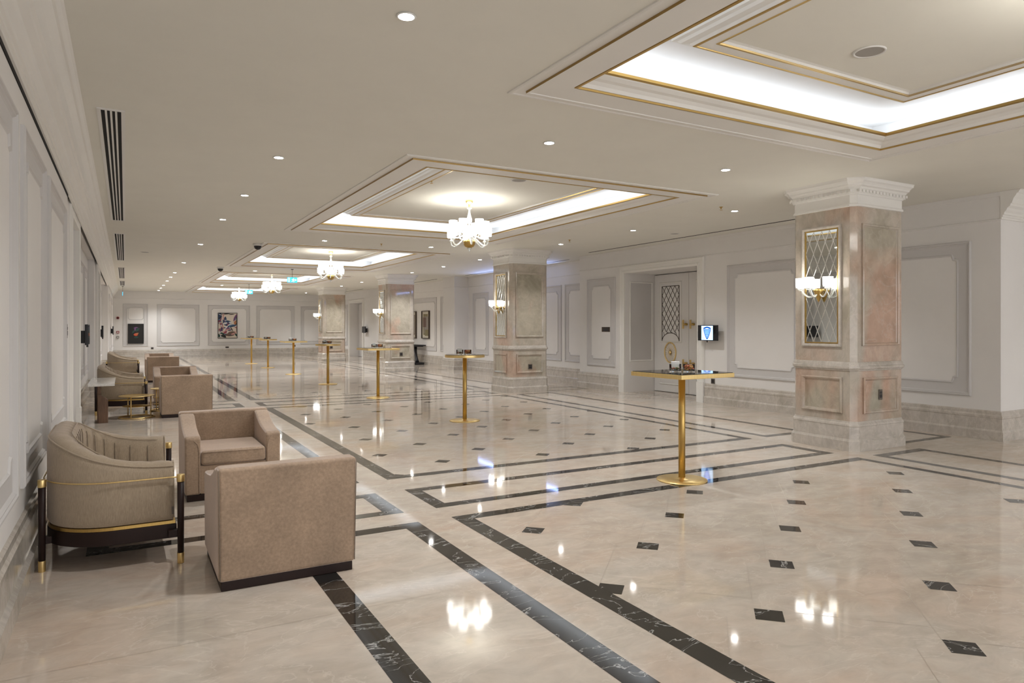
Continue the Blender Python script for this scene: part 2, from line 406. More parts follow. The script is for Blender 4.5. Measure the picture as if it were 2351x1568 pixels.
b.sweep([(10.3, 4.9), (10.3, 14.78), (10.85, 14.78), (10.85, 22.6), (10.3, 22.6), (10.3, 23.6), (10.85, 23.6), (10.85, 31), (10.3, 31), (10.3, 39.6), (-.5, 39.6)], crp2, 'paint_wall', closed=False)
struct(b.build('trim_7'))

# ---- wall panels
def notched(s0, s1, z0, z1, r=.07):
    """rectangle with small stepped concave corners, counter-clockwise"""
    pts = []
    for cx, cz, a0 in ((s0, z0, 0), (s1, z0, 1), (s1, z1, 2), (s0, z1, 3)):
        st = [(0, r*1.15), (r*.35, r*1.1), (r*.80, r*.95), (r*1.0, r*.35), (r*1.2, 0)]
        if a0 == 0: q = [(cx+a, cz+b_) for a, b_ in st]
        elif a0 == 1: q = [(cx-a, cz+b_) for a, b_ in st[::-1]]
        elif a0 == 2: q = [(cx-a, cz-b_) for a, b_ in st]
        else: q = [(cx+a, cz-b_) for a, b_ in st[::-1]]
        pts += q
    return pts
mold = [(0, 0), (0, .018), (.012, .028), (.024, .028), (.030, .018), (.040, .020), (.048, .010), (.055, .003)]
mold2 = [(0, .003), (.006, .016), (.018, .018), (.026, .010), (.034, .004)]
def panel(b, mp, s0, s1, z0, z1, band=.17, inner=True):
    R = rect(s0, s1, z0, z1)
    b.sweep(R, mold, 'paint_trim' if False else 'paint_band', mp)
    b.add([mp(x, z, .003) for x, z in rect(s0+.05, s1-.05, z0+.05, z1-.05)], [(0, 1, 2, 3)], 'paint_band')
    if inner and s1-s0 > .6:
        N = notched(s0+band, s1-band, z0+band, z1-band)
        b.sweep(N, mold2, 'paint_band', mp)
        cx, cz = (s0+s1)/2, (z0+z1)/2
        Ni = [(x+(.02 if x < cx else -.02), z+(.02 if z < cz else -.02)) for x, z in N]
        b.add([mp(x, z, .006) for x, z in Ni], [tuple(range(len(Ni)))], 'paint_panel')
mR = lambda X: (lambda s, z, n: (X-n, s, z))
mL = lambda X: (lambda s, z, n: (X+n, s, z))
b = MB()
for s0, s1 in ((5.27, 7.15), (8.0, 9.74), (13.28, 14.44)): panel(b, mR(10.3), s0, s1, .57, 2.74)
for s0, s1 in ((15.15, 16.29), (16.47, 18.2), (18.5, 19.7), (21.0, 22.2), (24.0, 25.1), (25.5, 29.6)): panel(b, mR(10.85), s0, s1, .57, 2.74)
panel(b, mR(10.3), 36.2, 38.6, .57, 2.74)
# linings of the double door recess
mJ = lambda s, z, n: (s, 12.90-n, z)
R = rect(10.42, 11.12, .72, 2.62); b.sweep(R, mold2, 'paint_trim', mJ); b.add([mJ(x, z, .004) for x, z in rect(10.45, 11.09, .75, 2.59)], [(0, 1, 2, 3)], 'paint_band')
mF = lambda s, z, n: (s, 4.9-n, z)
panel(b, mF, 11.1, 12.7, .57, 2.74)
struct(b.build('trim_8', recalc=False))
b = MB()
for s0, s1 in ((.9, 2.3), (2.65, 4.76), (5.06, 6.36), (6.66, 8.47)): panel(b, mL(-.55), s0, s1, .56, 2.75)
for s0, s1 in ((12.4, 14.0), (14.3, 15.9), (16.1, 17.6), (21.3, 23.2), (23.5, 25.4), (25.7, 27.6)): panel(b, mL(-.72), s0, s1, .56, 2.75)
for s0, s1 in ((29.0, 32), (33, 38)): panel(b, mL(-.52), s0, s1, .56, 2.75)
struct(b.build('trim_9', recalc=False))
mB = lambda s, z, n: (s*1.01, 39.6-n, 1.53+(z-1.53)*1.01)
b = MB()
for s0, s1 in ((-.10, 1.0), (1.39, 3.36), (3.76, 5.84), (6.16, 8.17), (8.5, 9.9)): panel(b, mB, s0, s1, .587, 2.70, .16)
struct(b.build('trim_10', recalc=False))

# ---- door architraves
ap = [(0, 0), (0, .05), (.02, .06), (.05, .06), (.06, .045), (.12, .045), (.13, .055), (.165, .055), (.18, .03), (.18, 0)]
def architrave(b, mp, s0, s1, top, w=.18):
    b.sweep([(s0, 0), (s0, top), (s1, top), (s1, 0)], ap, 'paint_trim', mp, closed=False)
    for s in (s0-w-.005, s1-.005): b.box(s, s+w+.01, 0, .42, 0, .065, 'paint_trim', mp)
b = MB()
architrave(b, mR(10.3), 10.52, 12.90, 2.80)
architrave(b, mR(10.3), 33.5, 35.7, 2.78)
struct(b.build('trim_11'))
b = MB()
architrave(b, mL(LW), 9.78, 11.27, 2.87, .15); architrave(b, mL(LW), 18.75, 20.2, 2.87, .15)
struct(b.build('trim_12'))

# ---- double door at the back of its deep recess
def lattice(b, mp, s0, s1, z0, z1, nx, nz, w, mat, h=.004):
    """stretched diamond net clipped to a rectangle"""
    W_, H_ = s1-s0, z1-z0; px, pz = W_/nx, H_/nz
    sl = pz/px
    for sg in (1, -1):
        for i in range(-nz-1, nx+nz+2):
            a = (s0+i*px, z0) ; pts = []
            x0_, z0_ = s0+i*px, z0; x1_, z1_ = x0_+sg*H_/sl, z1
            dx, dz = x1_-x0_, z1_-z0_; L = math.hypot(dx, dz); nx_, nz_ = -dz/L*w/2, dx/L*w/2
            q = clip([(x0_+nx_, z0_+nz_), (x0_-nx_, z0_-nz_), (x1_-nx_, z1_-nz_), (x1_+nx_, z1_+nz_)], s0, s1, z0, z1)
            if len(q) > 2: b.prism(q, .0, h, mat, mp)
dm = MB(); dm.box(11.18, 11.25, 10.53, 11.72, .012, 2.78, 'paint_wall'); dm.box(11.18, 11.25, 11.73, 12.89, .012, 2.78, 'paint_wall')
door = struct(dm.build('door_1'))
mD = mR(11.18)
def leaf_face(c, sgn):
    b = MB()
    s0, s1 = c-.29, c+.29
    # lattice panel with an arched foot
    b.sweep(rect(s0-.09, s1+.09, 1.18, 2.60), mold2, 'paint_trim', mD)
    L = MB(); lattice(L, mD, s0, s1, 1.42, 2.50, 4, 5, .012, 'dark_bronze')
    for p in ([(s0, 1.20), (s0, 2.50)], [(s1, 1.20), (s1, 2.50)], [(s0, 2.50), (s1, 2.50)]):
        L.tube([mD(p[0][0], p[0][1], .004), mD(p[1][0], p[1][1], .004)], .008, 'dark_bronze', 6)
    arc = [(c+.29*math.cos(a)/math.sin(.95)*1.0*math.sin(.95), 1.20+.20*math.sin(a)) for a in [PI*i/16 for i in range(17)]]
    L.tube([mD(x, z, .004) for x, z in arc], .008, 'dark_bronze', 6)
    # short strands that continue the net down to the arch
    for t in range(-3, 4):
        x = c+t*.07; zt = 1.42; zb = 1.20+.20*math.sqrt(max(0, 1-((x-c)/.29)**2))
        if zt-zb > .01: L.tube([mD(x, zb, .004), mD(x+(.03 if t % 2 else -.03), zt, .004)], .005, 'dark_bronze', 6)
    lat = L.build('lattice', door)
    b.sweep(rect(s0-.09, s1+.09, .18, .52), mold2, 'paint_trim', mD)
    b.build('moulding', door)
    # radiating brass rosette
    r = MB(); cc = (11.16, c, .94)
    r.tube([(11.165, c+.19*math.cos(a), .94+.235*math.sin(a)) for a in [2*PI*i/40 for i in range(40)]], .014, 'brass', 8, closed=True)
    for i in range(20):
        a = 2*PI*i/20; r.tube([(11.168, c+.035*math.cos(a), .94+.045*math.sin(a)), (11.168, c+.185*math.cos(a), .94+.23*math.sin(a))], .003, 'brass', 5)
    r.lathe([(.0, .03), (.03, .025), (.045, .0)], 'brass', 16, (11.18, c, .94), axis='x') if False else r.lathe([(.045, -.02), (.03, -.045), (0, -.05)], 'brass', 16, (11.19, c, .94), axis='x')
    r.build('rosette', door)
leaf_face(12.33, 1); leaf_face(11.12, -1)
for y in (11.84, 11.61):
    for z0, z1 in ((1.50, 1.70), (.62, .80)):
        h_ = MB(); h_.box(11.10, 11.125, y-.018, y+.018, z0, z1, 'brass'); h_.lathe([(.028, 0), (.028, .06)], 'brass_dark', 12, (11.12, y-.05, (z0+z1)/2), axis='x')
        h_.box(11.10, 11.13, y-.06, y, (z0+z1)/2-.012, (z0+z1)/2+.012, 'brass')
        h_.build('door_handle', door)
d2 = MB(); d2.box(10.72, 10.79, 33.52, 34.59, .012, 2.76, 'paint_band'); d2.box(10.72, 10.79, 34.61, 35.68, .012, 2.76, 'paint_band')
d2o = struct(d2.build('door_2')); h_ = MB(); h_.lathe([(.015, 0), (.015, .35)], 'brass', 10, (10.66, 34.5, 1.0)); h_.build('door_handle', d2o)

# ================================================================ PILLARS
HX, HY = .515, .455
def chrect(hx, hy, c=.062): return [(-hx+c, -hy), (hx-c, -hy), (hx, -hy+c), (hx, hy-c), (hx-c, hy), (-hx+c, hy), (-hx, hy-c), (-hx, -hy+c)]
P0 = chrect(HX, HY)
def stack(b, prof, mat): b.sweep(P0, [(-o, z) for o, z in prof], mat)
mouldP = [(0, .001), (0, .022), (.012, .030), (.026, .024), (.034, .010), (.044, .001)]
def pillar(label, y):
    t = thing('marble_pillar', label, 'pillar', (8.34, y, 0), group='marble pillars between the hall and the side aisle')
    b = MB(); stack(b, [(.045, 0), (.045, .120), (.036, .128), (.022, .148), (.022, .300), (.028, .306), (.024, .325), (.008, .345), (.004, .362), (-.01, .366)], 'skirting_marble'); b.build('plinth', t)
    b = MB(); stack(b, [(0, .355), (0, .992)], 'pillar_marble')
    faces = [(lambda s, z, n: (s, -HY-n, z), HX), (lambda s, z, n: (-HX-n, -s, z), HY), (lambda s, z, n: (s*-1, HY+n, z), HX), (lambda s, z, n: (HX+n, s, z), HY)]
    for mp, hw in faces:
        w = hw-.19
        b.sweep(rect(-w-.03, w+.03, .455, .905), mouldP, 'pillar_marble', mp)
        b.add([mp(x, z, .0015) for x, z in rect(-w, w, .49, .87)], [(0, 1, 2, 3)], 'pillar_inset')
    b.build('dado', t)
    b = MB(); stack(b, [(0, .985), (.010, .990), (.014, 1.005), (.030, 1.012), (.034, 1.028), (.034, 1.045), (.022, 1.052), (.018, 1.075), (.008, 1.095), (0, 1.10)], 'skirting_marble'); b.build('chair_rail', t)
    b = MB(); stack(b, [(0, 1.09), (0, 3.04)], 'pillar_marble')
    for i, (mp, hw) in enumerate(faces):
        w = hw-.17
        if i == 1: continue
        b.sweep(rect(-w-.03, w+.03, 1.30, 2.82), mouldP, 'pillar_marble', mp)
        b.add([mp(x, z, .0015) for x, z in rect(-w, w, 1.34, 2.78)], [(0, 1, 2, 3)], 'pillar_inset')
    b.build('shaft', t)
    b = MB(); stack(b, [(0, 3.025), (.022, 3.03), (.022, 3.05), (.010, 3.062), (.006, 3.072), (.006, 3.170), (.020, 3.176), (.026, 3.188), (.026, 3.192), (.040, 3.196), (.040, 3.235), (.048, 3.24), (.060, 3.262), (.085, 3.275), (.088, 3.29), (.105, 3.31), (.128, 3.325), (.132, 3.345), (.140, 3.3595)], 'paint_trim')
    def dent(x0, x1, y0, y1):   # little dentil blocks
        b.box(min(x0, x1), max(x0, x1), min(y0, y1), max(y0, y1), 3.200, 3.230, 'paint_trim')
    n = 15
    for i in range(n):
        x = -HX-.0+(2*HX)*(i+.5)/n
        for sg in (-1, 1): dent(x-.015, x+.015, sg*(HY+.03), sg*(HY+.056))
    for i in range(14):
        y_ = -HY+(2*HY)*(i+.5)/14
        for sg in (-1, 1): dent(sg*(HX+.03), sg*(HX+.056), y_-.015, y_+.015)
    b.build('capital', t)
    # mirror on the face towards the hall
    mp = faces[1][0]
    b = MB(); b.sweep(rect(-.285, .285, 1.285, 2.825), [(0, .001), (0, .03), (.015, .036), (.03, .030), (.04, .012), (.042, .006)], 'skirting_marble', mp)
    mf = b.build('mirror_surround', t)
    b = MB(); b.sweep(rect(-.243, .243, 1.327, 2.783), [(0, .006), (0, .018), (.014, .018), (.014, .006)], 'brass_dark', mp); mfr = b.build('mirror_frame', t)
    b = MB(); b.box(-.230, .230, 1.340, 2.770, .001, .008, 'mirror', mp); mr = b.build('mirror_glass', t)
    b = MB(); lattice(b, lambda s, z, n_: mp(s, z, n_+.008), -.230, .230, 1.340, 2.770, 4, 5, .008, 'mirror_bevel', .003)
    b.build('mirror_lattice', mr)
    return t
PY = [5.805, 14.50, 23.25, 31.95]
pl = ['nearest of the four marble pillars, pinkish stone with a mirror and a triple sconce', 'second marble pillar from the camera, beside the second gold table',
      'third marble pillar from the camera, greyish stone beside the framed pictures', 'farthest marble pillar, standing by the far wall and door']
pil = pillar(pl[0], PY[0])
for k in range(1, 4): dup(pil, (8.34, PY[k], 0), 0, pl[k])

# ================================================================ LAMPS
def make_shade(parent, x, y, z, name='lamp_shade', r=.068, h=.135):
    b = MB(); b.lathe([(r*.93, 0), (r, h*.5), (r, h)], 'shade_glow', 24, (x, y, z), caps=False)
    b.lathe([(r*.93, 0), (r*.3, -.003)], 'shade_glow', 24, (x, y, z), caps=False); return b.build(name, parent)
def chandelier(label, y):
    t = thing('chandelier', label, 'chandelier', (CX+.02, y, H+.236), group='white glass chandeliers hanging in the coffers')
    b = MB(); b.lathe([(.062, 0), (.062, -.025), (.05, -.045), (.02, -.055), (.014, -.10), (.02, -.11)], 'brass', 24); b.build('canopy', t)
    b = MB(); b.lathe([(.010, -.10), (.040, -.125), (.045, -.135), (.014, -.155), (.016, -.18), (.022, -.22), (.046, -.31), (.044, -.345), (.022, -.375), (.014, -.40), (.05, -.43), (.055, -.46), (.02, -.48), (.018, -.62), (.04, -.66)], 'crystal', 20); b.build('stem', t)
    b = MB(); b.lathe([(.095, -.655), (.098, -.675), (.092, -.72), (.07, -.755), (.03, -.775), (.0, -.78)], 'brass_dark', 28); b.build('bowl', t)
    b = MB(); b.lathe([(.03, -.772), (.034, -.785), (.01, -.80), (.018, -.815), (.0, -.84)], 'crystal', 16); b.build('finial', t)
    for i in range(12):
        a = 2*PI*(i+.4)/12; low = i % 2 == 0; r_out = .318 if low else .262; zb = -.60 if low else -.472
        if low: ctl = [(.03, -.60), (.05, -.61), (.12, -.64), (.185, -.70), (.245, -.742), (.295, -.735), (r_out, -.70), (r_out, zb-.055), (r_out, zb-.03)]
        else: ctl = [(.03, -.58), (.045, -.575), (.10, -.575), (.15, -.60), (.20, -.615), (.245, -.60), (r_out, -.565), (r_out, zb-.055), (r_out, zb-.03)]
        pts = []
        for k in range(1, len(ctl)-2):
            for q in range(4):
                u = q/4; p0, p1, p2, p3 = ctl[k-1:k+3]
                v = [.5*(2*p1[c]+(p2[c]-p0[c])*u+(2*p0[c]-5*p1[c]+4*p2[c]-p3[c])*u*u+(3*p1[c]-p0[c]-3*p2[c]+p3[c])*u**3) for c in (0, 1)]
                pts.append((v[0]*math.cos(a), v[0]*math.sin(a), v[1]))
        pts.append((r_out*math.cos(a), r_out*math.sin(a), zb-.05))
        b = MB(); b.tube(pts, .0105, 'crystal', 8); arm = b.build('arm', t)
        b = MB(); b.lathe([(.012, zb-.07), (.034, zb-.055), (.030, zb-.043), (.012, zb-.035), (.012, zb)], 'crystal', 16, (r_out*math.cos(a), r_out*math.sin(a), 0)); b.build('candle_cup', arm)
        make_shade(t, r_out*math.cos(a), r_out*math.sin(a), zb)
    return t
cl = ['largest white glass chandelier in view, hanging from the second ceiling coffer', 'second white glass chandelier from the camera, in the third coffer',
      'third white glass chandelier from the camera, beside a blue exit sign', 'smallest and farthest white glass chandelier, in the last coffer']
ch = chandelier(cl[0], 1.47+PER)
for k in range(1, 4): dup(ch, (CX+.02, 1.47+PER*(k+1), H+.236), 0, cl[k])
c0 = dup(ch, (CX+.02, 1.47, H+.236), 0, 'white glass chandelier in the nearest coffer, beyond the right edge of the photo')

def sconce(label, y):
    t = thing('wall_sconce', label, 'wall lamp', (8.34-HX-.012, y, 2.0), group='triple sconces on the pillar mirrors')
    b = MB(); b.lathe([(.0, -.15), (.018, -.12), (.05, -.03), (.066, .0), (.06, .02), (.03, .03), (0, .035)], 'brass_dark', 20, (-.05, 0, 0)); b.build('back_cone', t)
    b = MB(); b.box(-.05, .0, -.02, .02, -.06, .02, 'brass'); b.build('wall_plate', t)
    for i, (dx, dy) in enumerate(((-.09, -.20), (-.20, 0), (-.09, .20))):
        pts = []
        for k in range(11):
            u = k/10; pts.append((-.05+dx*u, dy*u, -.01-.085*math.sin(PI*u)+.03*u))
        b = MB(); b.tube(pts, .010, 'crystal', 8); arm = b.build('arm', t)
        b = MB(); b.lathe([(.01, .005), (.042, .02), (.036, .035), (.012, .045)], 'crystal', 16, (-.05+dx, dy, 0)); b.build('candle_cup', arm)
        make_shade(t, -.05+dx, dy, .045, r=.062, h=.12)
    return t
sl = ['triple glass sconce on the mirror of the nearest marble pillar', 'triple glass sconce on the second marble pillar', 'triple glass sconce on the third marble pillar, seen from the side', 'small triple glass sconce on the farthest marble pillar']
s0_ = sconce(sl[0], PY[0])
for k in range(1, 4): dup(s0_, (8.34-HX-.012, PY[k], 2.0), 0, sl[k])

# ---- downlights
def downlight(label, group):
    t = thing('downlight', label, 'ceiling light', (0, 0, H), 0, group)
    b = MB(); b.lathe([(.038, .0), (.056, -.001), (.060, -.006), (.055, -.010), (.044, -.008), (.040, -.001)], 'white_plastic', 24, caps=False); b.build('rim', t)
    b = MB(); b.lathe([(0, -.0085), (.047, -.0085)], 'lens_glow', 20, caps=False); b.build('lens', t)
    lamp('SPOT', 'beam', t, (0, 0, -.02), SPOT_E, (.985, .99, 1.0), spot_size=math.radians(125), spot_blend=.9, shadow_soft_size=.045)
    return t
ordn = ['nearest', 'second', 'third', 'fourth', 'fifth', 'sixth', 'seventh', 'eighth', 'ninth', 'tenth', 'eleventh', 'twelfth', 'thirteenth']
first = None
rows = [(1.44, [3.84, 7.70, 10.13, 12.58, 16.56, 21.5, 25.6, 27.9, 30.3, 33.4, 35.9, 38.2], 'downlights in the long row over the seating', 'recessed downlight, %s of the long row over the armchairs'),
        (3.66, [5.78, 14.61, 23.5, 32.3], 'downlights between the coffers, left column', 'recessed downlight between two coffers on the side of the armchairs, %s from the camera'),
        (6.07, [5.77, 14.6, 23.1, 32.0], 'downlights between the coffers, right column', 'recessed downlight between two coffers on the side of the pillars, %s from the camera'),
        (8.34, [7.74, 10.22, 12.69, 16.66, 19.1, 21.7, 25.15, 27.3, 30.3, 33.7, 37.2], 'downlights over the pillar aisle', 'recessed downlight over the pillar aisle, %s from the camera'),
        (8.34, [1.0], 'added downlights out of view', 'added recessed downlight out of view over the right aisle, %s of three'),  # this and the next two rows: unseen lamps added to light the near hall
        (1.44, [-.8], 'added downlights overhead out of view', 'added recessed downlight out of view above the camera, %s of three'),
        (11.5, [2.0], 'added downlights in the unseen side lobby', 'added recessed downlight in the unseen side lobby, %s of two')]
for x, yy, grp, lab in rows:
    for i, y in enumerate(yy):
        L_ = lab % ordn[i]
        if first is None:
            first = downlight(L_, grp); first.location = (x, y, H)
            far_beam = [c for c in first.children if c.type == 'LIGHT'][0].data.copy(); far_beam.energy = SPOT_E*1.7
        else:
            d_ = dup(first, (x, y, H), 0, L_, grp)
            if y > 20:
                for c_ in d_.children:
                    if c_.type == 'LIGHT': c_.data = far_beam

# ---- linear vents, slots, speakers, sprinklers, cameras
def vent(y0, y1, label, x0=-.18, x1=-.03):
    t = thing('ceiling_vent', label, 'vent', ((x0+x1)/2, (y0+y1)/2, H), 0, 'linear air vents along the left wall')
    hx, hy = (x1-x0)/2, (y1-y0)/2
    b = MB(); b.sweep(rect(-hx-.03, hx+.03, -hy-.03, hy+.03), [(0, 0), (0, -.008), (.03, -.008), (.03, 0)], 'white_plastic'); b.build('frame', t)
    b = MB(); b.box(-hx, hx, -hy, hy, -.003, -.001, 'black_void'); b.build('duct', t)
    b = MB()
    for i in range(3):
        x = -hx+2*hx*(i+1)/4; b.box(x-.008, x+.008, -hy, hy, -.008, -.003, 'white_plastic')
    b.build('slats', t)
vent(6.72, 13.55, 'longest black slotted air vent in the ceiling, nearest the camera'); vent(15.5, 21.6, 'slotted ceiling vent following the longest one along the left wall')
vent(24.2, 29.5, 'third slotted ceiling vent along the left wall'); vent(31.2, 34.6, 'farthest slotted ceiling vent, beside the edge-on blue sign')
def slot(x, y0, y1, label):
    b = MB(); b.box(x-.02, x+.02, y0, y1, H-.004, H-.0005, 'black_void'); tag(b.build('slot_diffuser'), label, 'vent', 'thin black ceiling slots over the right wall')
slot(9.89, 7.0, 13.8, 'longest thin black slot in the ceiling, in front of the double door'); slot(10.45, 15.5, 22.0, 'thin black ceiling slot over the alcove behind the second pillar')
slot(10.3, 24.2, 27.9, 'thin black ceiling slot above the framed pictures'); slot(9.9, 32.2, 36, 'farthest thin black ceiling slot, over the far doorway')
def disc(name, x, y, z, r, label, cat='speaker'):
    t = thing(name, label, cat, (x, y, z))
    b = MB(); b.lathe([(r*.84, 0), (r*.86, -.008), (r*.97, -.010), (r, -.001)], 'white_plastic', 32, caps=False); b.build('rim', t)
    b = MB(); b.lathe([(0, -.005), (r*.85, -.005)], 'speaker_grille', 32, caps=False); b.build('grille', t)
disc('ceiling_speaker', 4.86, 3.2, H+.236, .115, 'round grey speaker in the nearest coffer, top right of the photo')
disc('ceiling_speaker', 4.82, 8.40, H+.236, .115, 'round grey speaker behind the largest chandelier, in the second coffer')
disc('ceiling_speaker', 5.0, 17.0, H+.236, .10, 'small round ceiling speaker beside the second chandelier')
disc('ceiling_speaker', 9.35, 10.2, H, .09, 'small round white speaker in the plain ceiling before the black slot')
disc('ceiling_speaker', .42, 19.0, H, .10, 'small round white speaker in the ceiling between the vents and the downlights')
def sprinkler(x, y, z, label):
    t = thing('sprinkler', label, 'sprinkler', (x, y, z), 0, 'brass sprinkler heads in the ceiling')
    b = MB(); b.lathe([(.03, 0), (.03, -.004), (.012, -.008), (.010, -.03)], 'brass_dark', 14); b.build('body', t)
    b = MB(); b.lathe([(.0, -.045), (.022, -.045), (.022, -.048), (0, -.048)], 'brass_dark', 14); b.build('deflector', t)
sprinkler(7.9, 7.6, H, 'sprinkler head between the downlights left of the nearest pillar'); sprinkler(8.1, 12.0, H, 'sprinkler head in the ceiling left of the thin black slot')
sprinkler(4.9, 14.6, H, 'sprinkler head between the second and third coffers'); sprinkler(3.75, 9.0, H+.236, 'sprinkler head inside the second coffer, left of the chandelier')
for x, y, lab in ((2.53, 15.9, 'black dome camera on the ceiling at the corner of the third coffer'), (2.52, 22.6, 'smaller black dome camera at the corner of the fourth coffer')):
    t = thing('dome_camera', lab, 'camera', (x, y, H))
    b = MB(); b.lathe([(.10, 0), (.10, -.035), (.085, -.05)], 'white_plastic', 24); b.build('housing', t)
    b = MB(); b.lathe([(.08, -.048), (.078, -.075), (.06, -.11), (.03, -.13), (0, -.135)], 'black_glass', 24); b.build('dome', t)

def man(b, mp, x, z, s, mat):      # running figure pictogram
    b.lathe([(0, 0), (.16*s, 0)], mat, 12, caps=False) if False else None
    pts = [(x+.10*s, z+.75*s), (x+.24*s, z+.75*s), (x+.24*s, z+.9*s), (x+.10*s, z+.9*s)]
    for q in (pts, [(x-.05*s, z+.35*s), (x+.14*s, z+.35*s), (x+.2*s, z+.72*s), (x, z+.72*s)],
              [(x-.35*s, z+.5*s), (x-.3*s, z+.62*s), (x+.05*s, z+.72*s), (x+.05*s, z+.6*s)],
              [(x+.15*s, z+.55*s), (x+.4*s, z+.45*s), (x+.42*s, z+.55*s), (x+.18*s, z+.68*s)],
              [(x-.05*s, z+.4*s), (x+.08*s, z+.35*s), (x-.15*s, z+.0), (x-.4*s, z+.02*s), (x-.38*s, z+.1*s), (x-.2*s, z+.12*s)],
              [(x+.0, z+.4*s), (x+.14*s, z+.36*s), (x+.35*s, z+.2*s), (x+.25*s, z-.1*s), (x+.14*s, z-.1*s), (x+.2*s, z+.16*s)]):
        b.add([mp(a, c, .009) for a, c in q], [tuple(range(len(q)))], mat)
def exit_sign(x, y, rz, label, w=.30, h=.16, z=3.02):
    t = thing('exit_sign', label, 'sign', (x, y, z), rz, 'hanging blue exit signs')
    b = MB(); b.box(-w/2, w/2, -.008, .008, -h/2, h/2, 'sign_cyan'); b.build('sign_panel', t)
    b = MB(); b.lathe([(.006, h/2), (.006, H-z)], 'grey_metal', 8, (0, 0, 0)); b.lathe([(.04, H-z-.02), (.04, H-z)], 'grey_metal', 12); b.build('hanger', t)
    mp = lambda s, zz, n: (s, -n, zz)
    b = MB(); man(b, mp, .02, -.055, .12, 'sign_white')
    b.add([mp(a, c, .009) for a, c in rect(-.13, -.075, -.06, .06)], [(0, 1, 2, 3)], 'sign_white')      # doorway
    b.add([mp(a, c, .0095) for a, c in rect(-.118, -.087, -.05, .05)], [(0, 1, 2, 3)], 'sign_cyan')
    q = [(.13, 0), (.10, .035), (.10, .012), (.07, .012), (.07, -.012), (.10, -.012), (.10, -.035)]
    b.add([mp(a, c, .009) for a, c in q], [tuple(range(7))], 'sign_white'); b.build('pictogram', t, recalc=False)
exit_sign(4.58, 22.3, 0, 'blue exit sign hanging before the third chandelier'); exit_sign(4.55, 30.8, 0, 'smaller blue exit sign hanging near the farthest chandelier')
exit_sign(-.1, 35.2, PI/2, 'blue exit sign seen edge-on at the end of the ceiling vents')

# ================================================================ WALL FITTINGS
def outlet(x, y, z, mp_n, label, w=.085, h=.09, group='dark socket plates on walls and pillars', name='socket_plate', cat='socket', mat='grey_metal'):
    """mp_n: outward direction as a 2D unit vector"""
    t = thing(name, label, cat, (x, y, z), math.atan2(mp_n[1], mp_n[0]), group)
    b = MB(); b.box(0, .010, -w/2, w/2, -h/2, h/2, mat); b.build('plate', t, bevel=.002)
    b = MB(); b.box(.010, .013, -w*.32, w*.32, -h*.3, h*.02, 'black_plastic'); b.box(.010, .013, -w*.32, w*.32, h*.1, h*.3, 'black_plastic'); b.build('socket_insert', t)
    return t
outlet(8.34, PY[0]-HY-.002, .68, (0, -1), 'dark socket plate low on the nearest pillar', .07, .13)
outlet(8.36, PY[1]-HY-.002, .60, (0, -1), 'dark square socket plate low on the second pillar', .11, .12)
outlet(8.36, PY[2]-HY-.002, .60, (0, -1), 'dark square socket plate low on the third pillar', .11, .12)
outlet(8.2, PY[3]-HY-.002, .62, (0, -1), 'dark socket plate low on the farthest pillar', .13, .12)
outlet(10.3, 10.12, .45, (-1, 0), 'grey socket plate on the wall under the blue screen', .10, .10)
outlet(1.2, 39.6, .47, (0, -1), 'small dark socket on the far wall beside the dark painting', .12, .10)
outlet(4.75, 39.6, .47, (0, -1), 'small dark double socket on the far wall under the floral painting', .18, .09)
outlet(8.25, 39.6, .50, (0, -1), 'small dark socket on the far wall by the farthest pillar', .12, .10)
outlet(-.55, 8.78, 1.49, (1, 0), 'bronze card reader plate on the left wall before the door recess', .09, .15, 'bronze plates on the walls', 'card_reader', 'switch', 'dark_bronze')
outlet(10.3, 13.66, 1.48, (-1, 0), 'dark bronze name plaque on the narrow panel left of the double door', .33, .12, 'bronze plates on the walls', 'door_plaque', 'plaque', 'dark_bronze')
for z, lab, m_, r_ in ((2.0, 'red round alarm sounder on the far wall, left corner', 'red_plastic', .065), (1.29, 'red square alarm call point on the far wall, left corner', 'red_plastic', .06), (1.04, 'small grey switch box under the red call point', 'grey_metal', .055)):
    t = thing('alarm_device', lab, 'alarm', (-.32, 39.6, z))
    b = MB()
    if z > 1.9: b.lathe([(r_, 0), (r_, -.04), (r_*.7, -.06), (0, -.06)], m_, 20, axis='y')
    else: b.box(-r_, r_, -.05, 0, -r_, r_, m_)
    b.build('housing', t)
    b = MB()
    b.box(-r_*.5, r_*.5, -.065, -.05, -r_*.5, r_*.5, 'white_plastic' if z < 1.9 else 'a_black'); b.build('front_button', t)

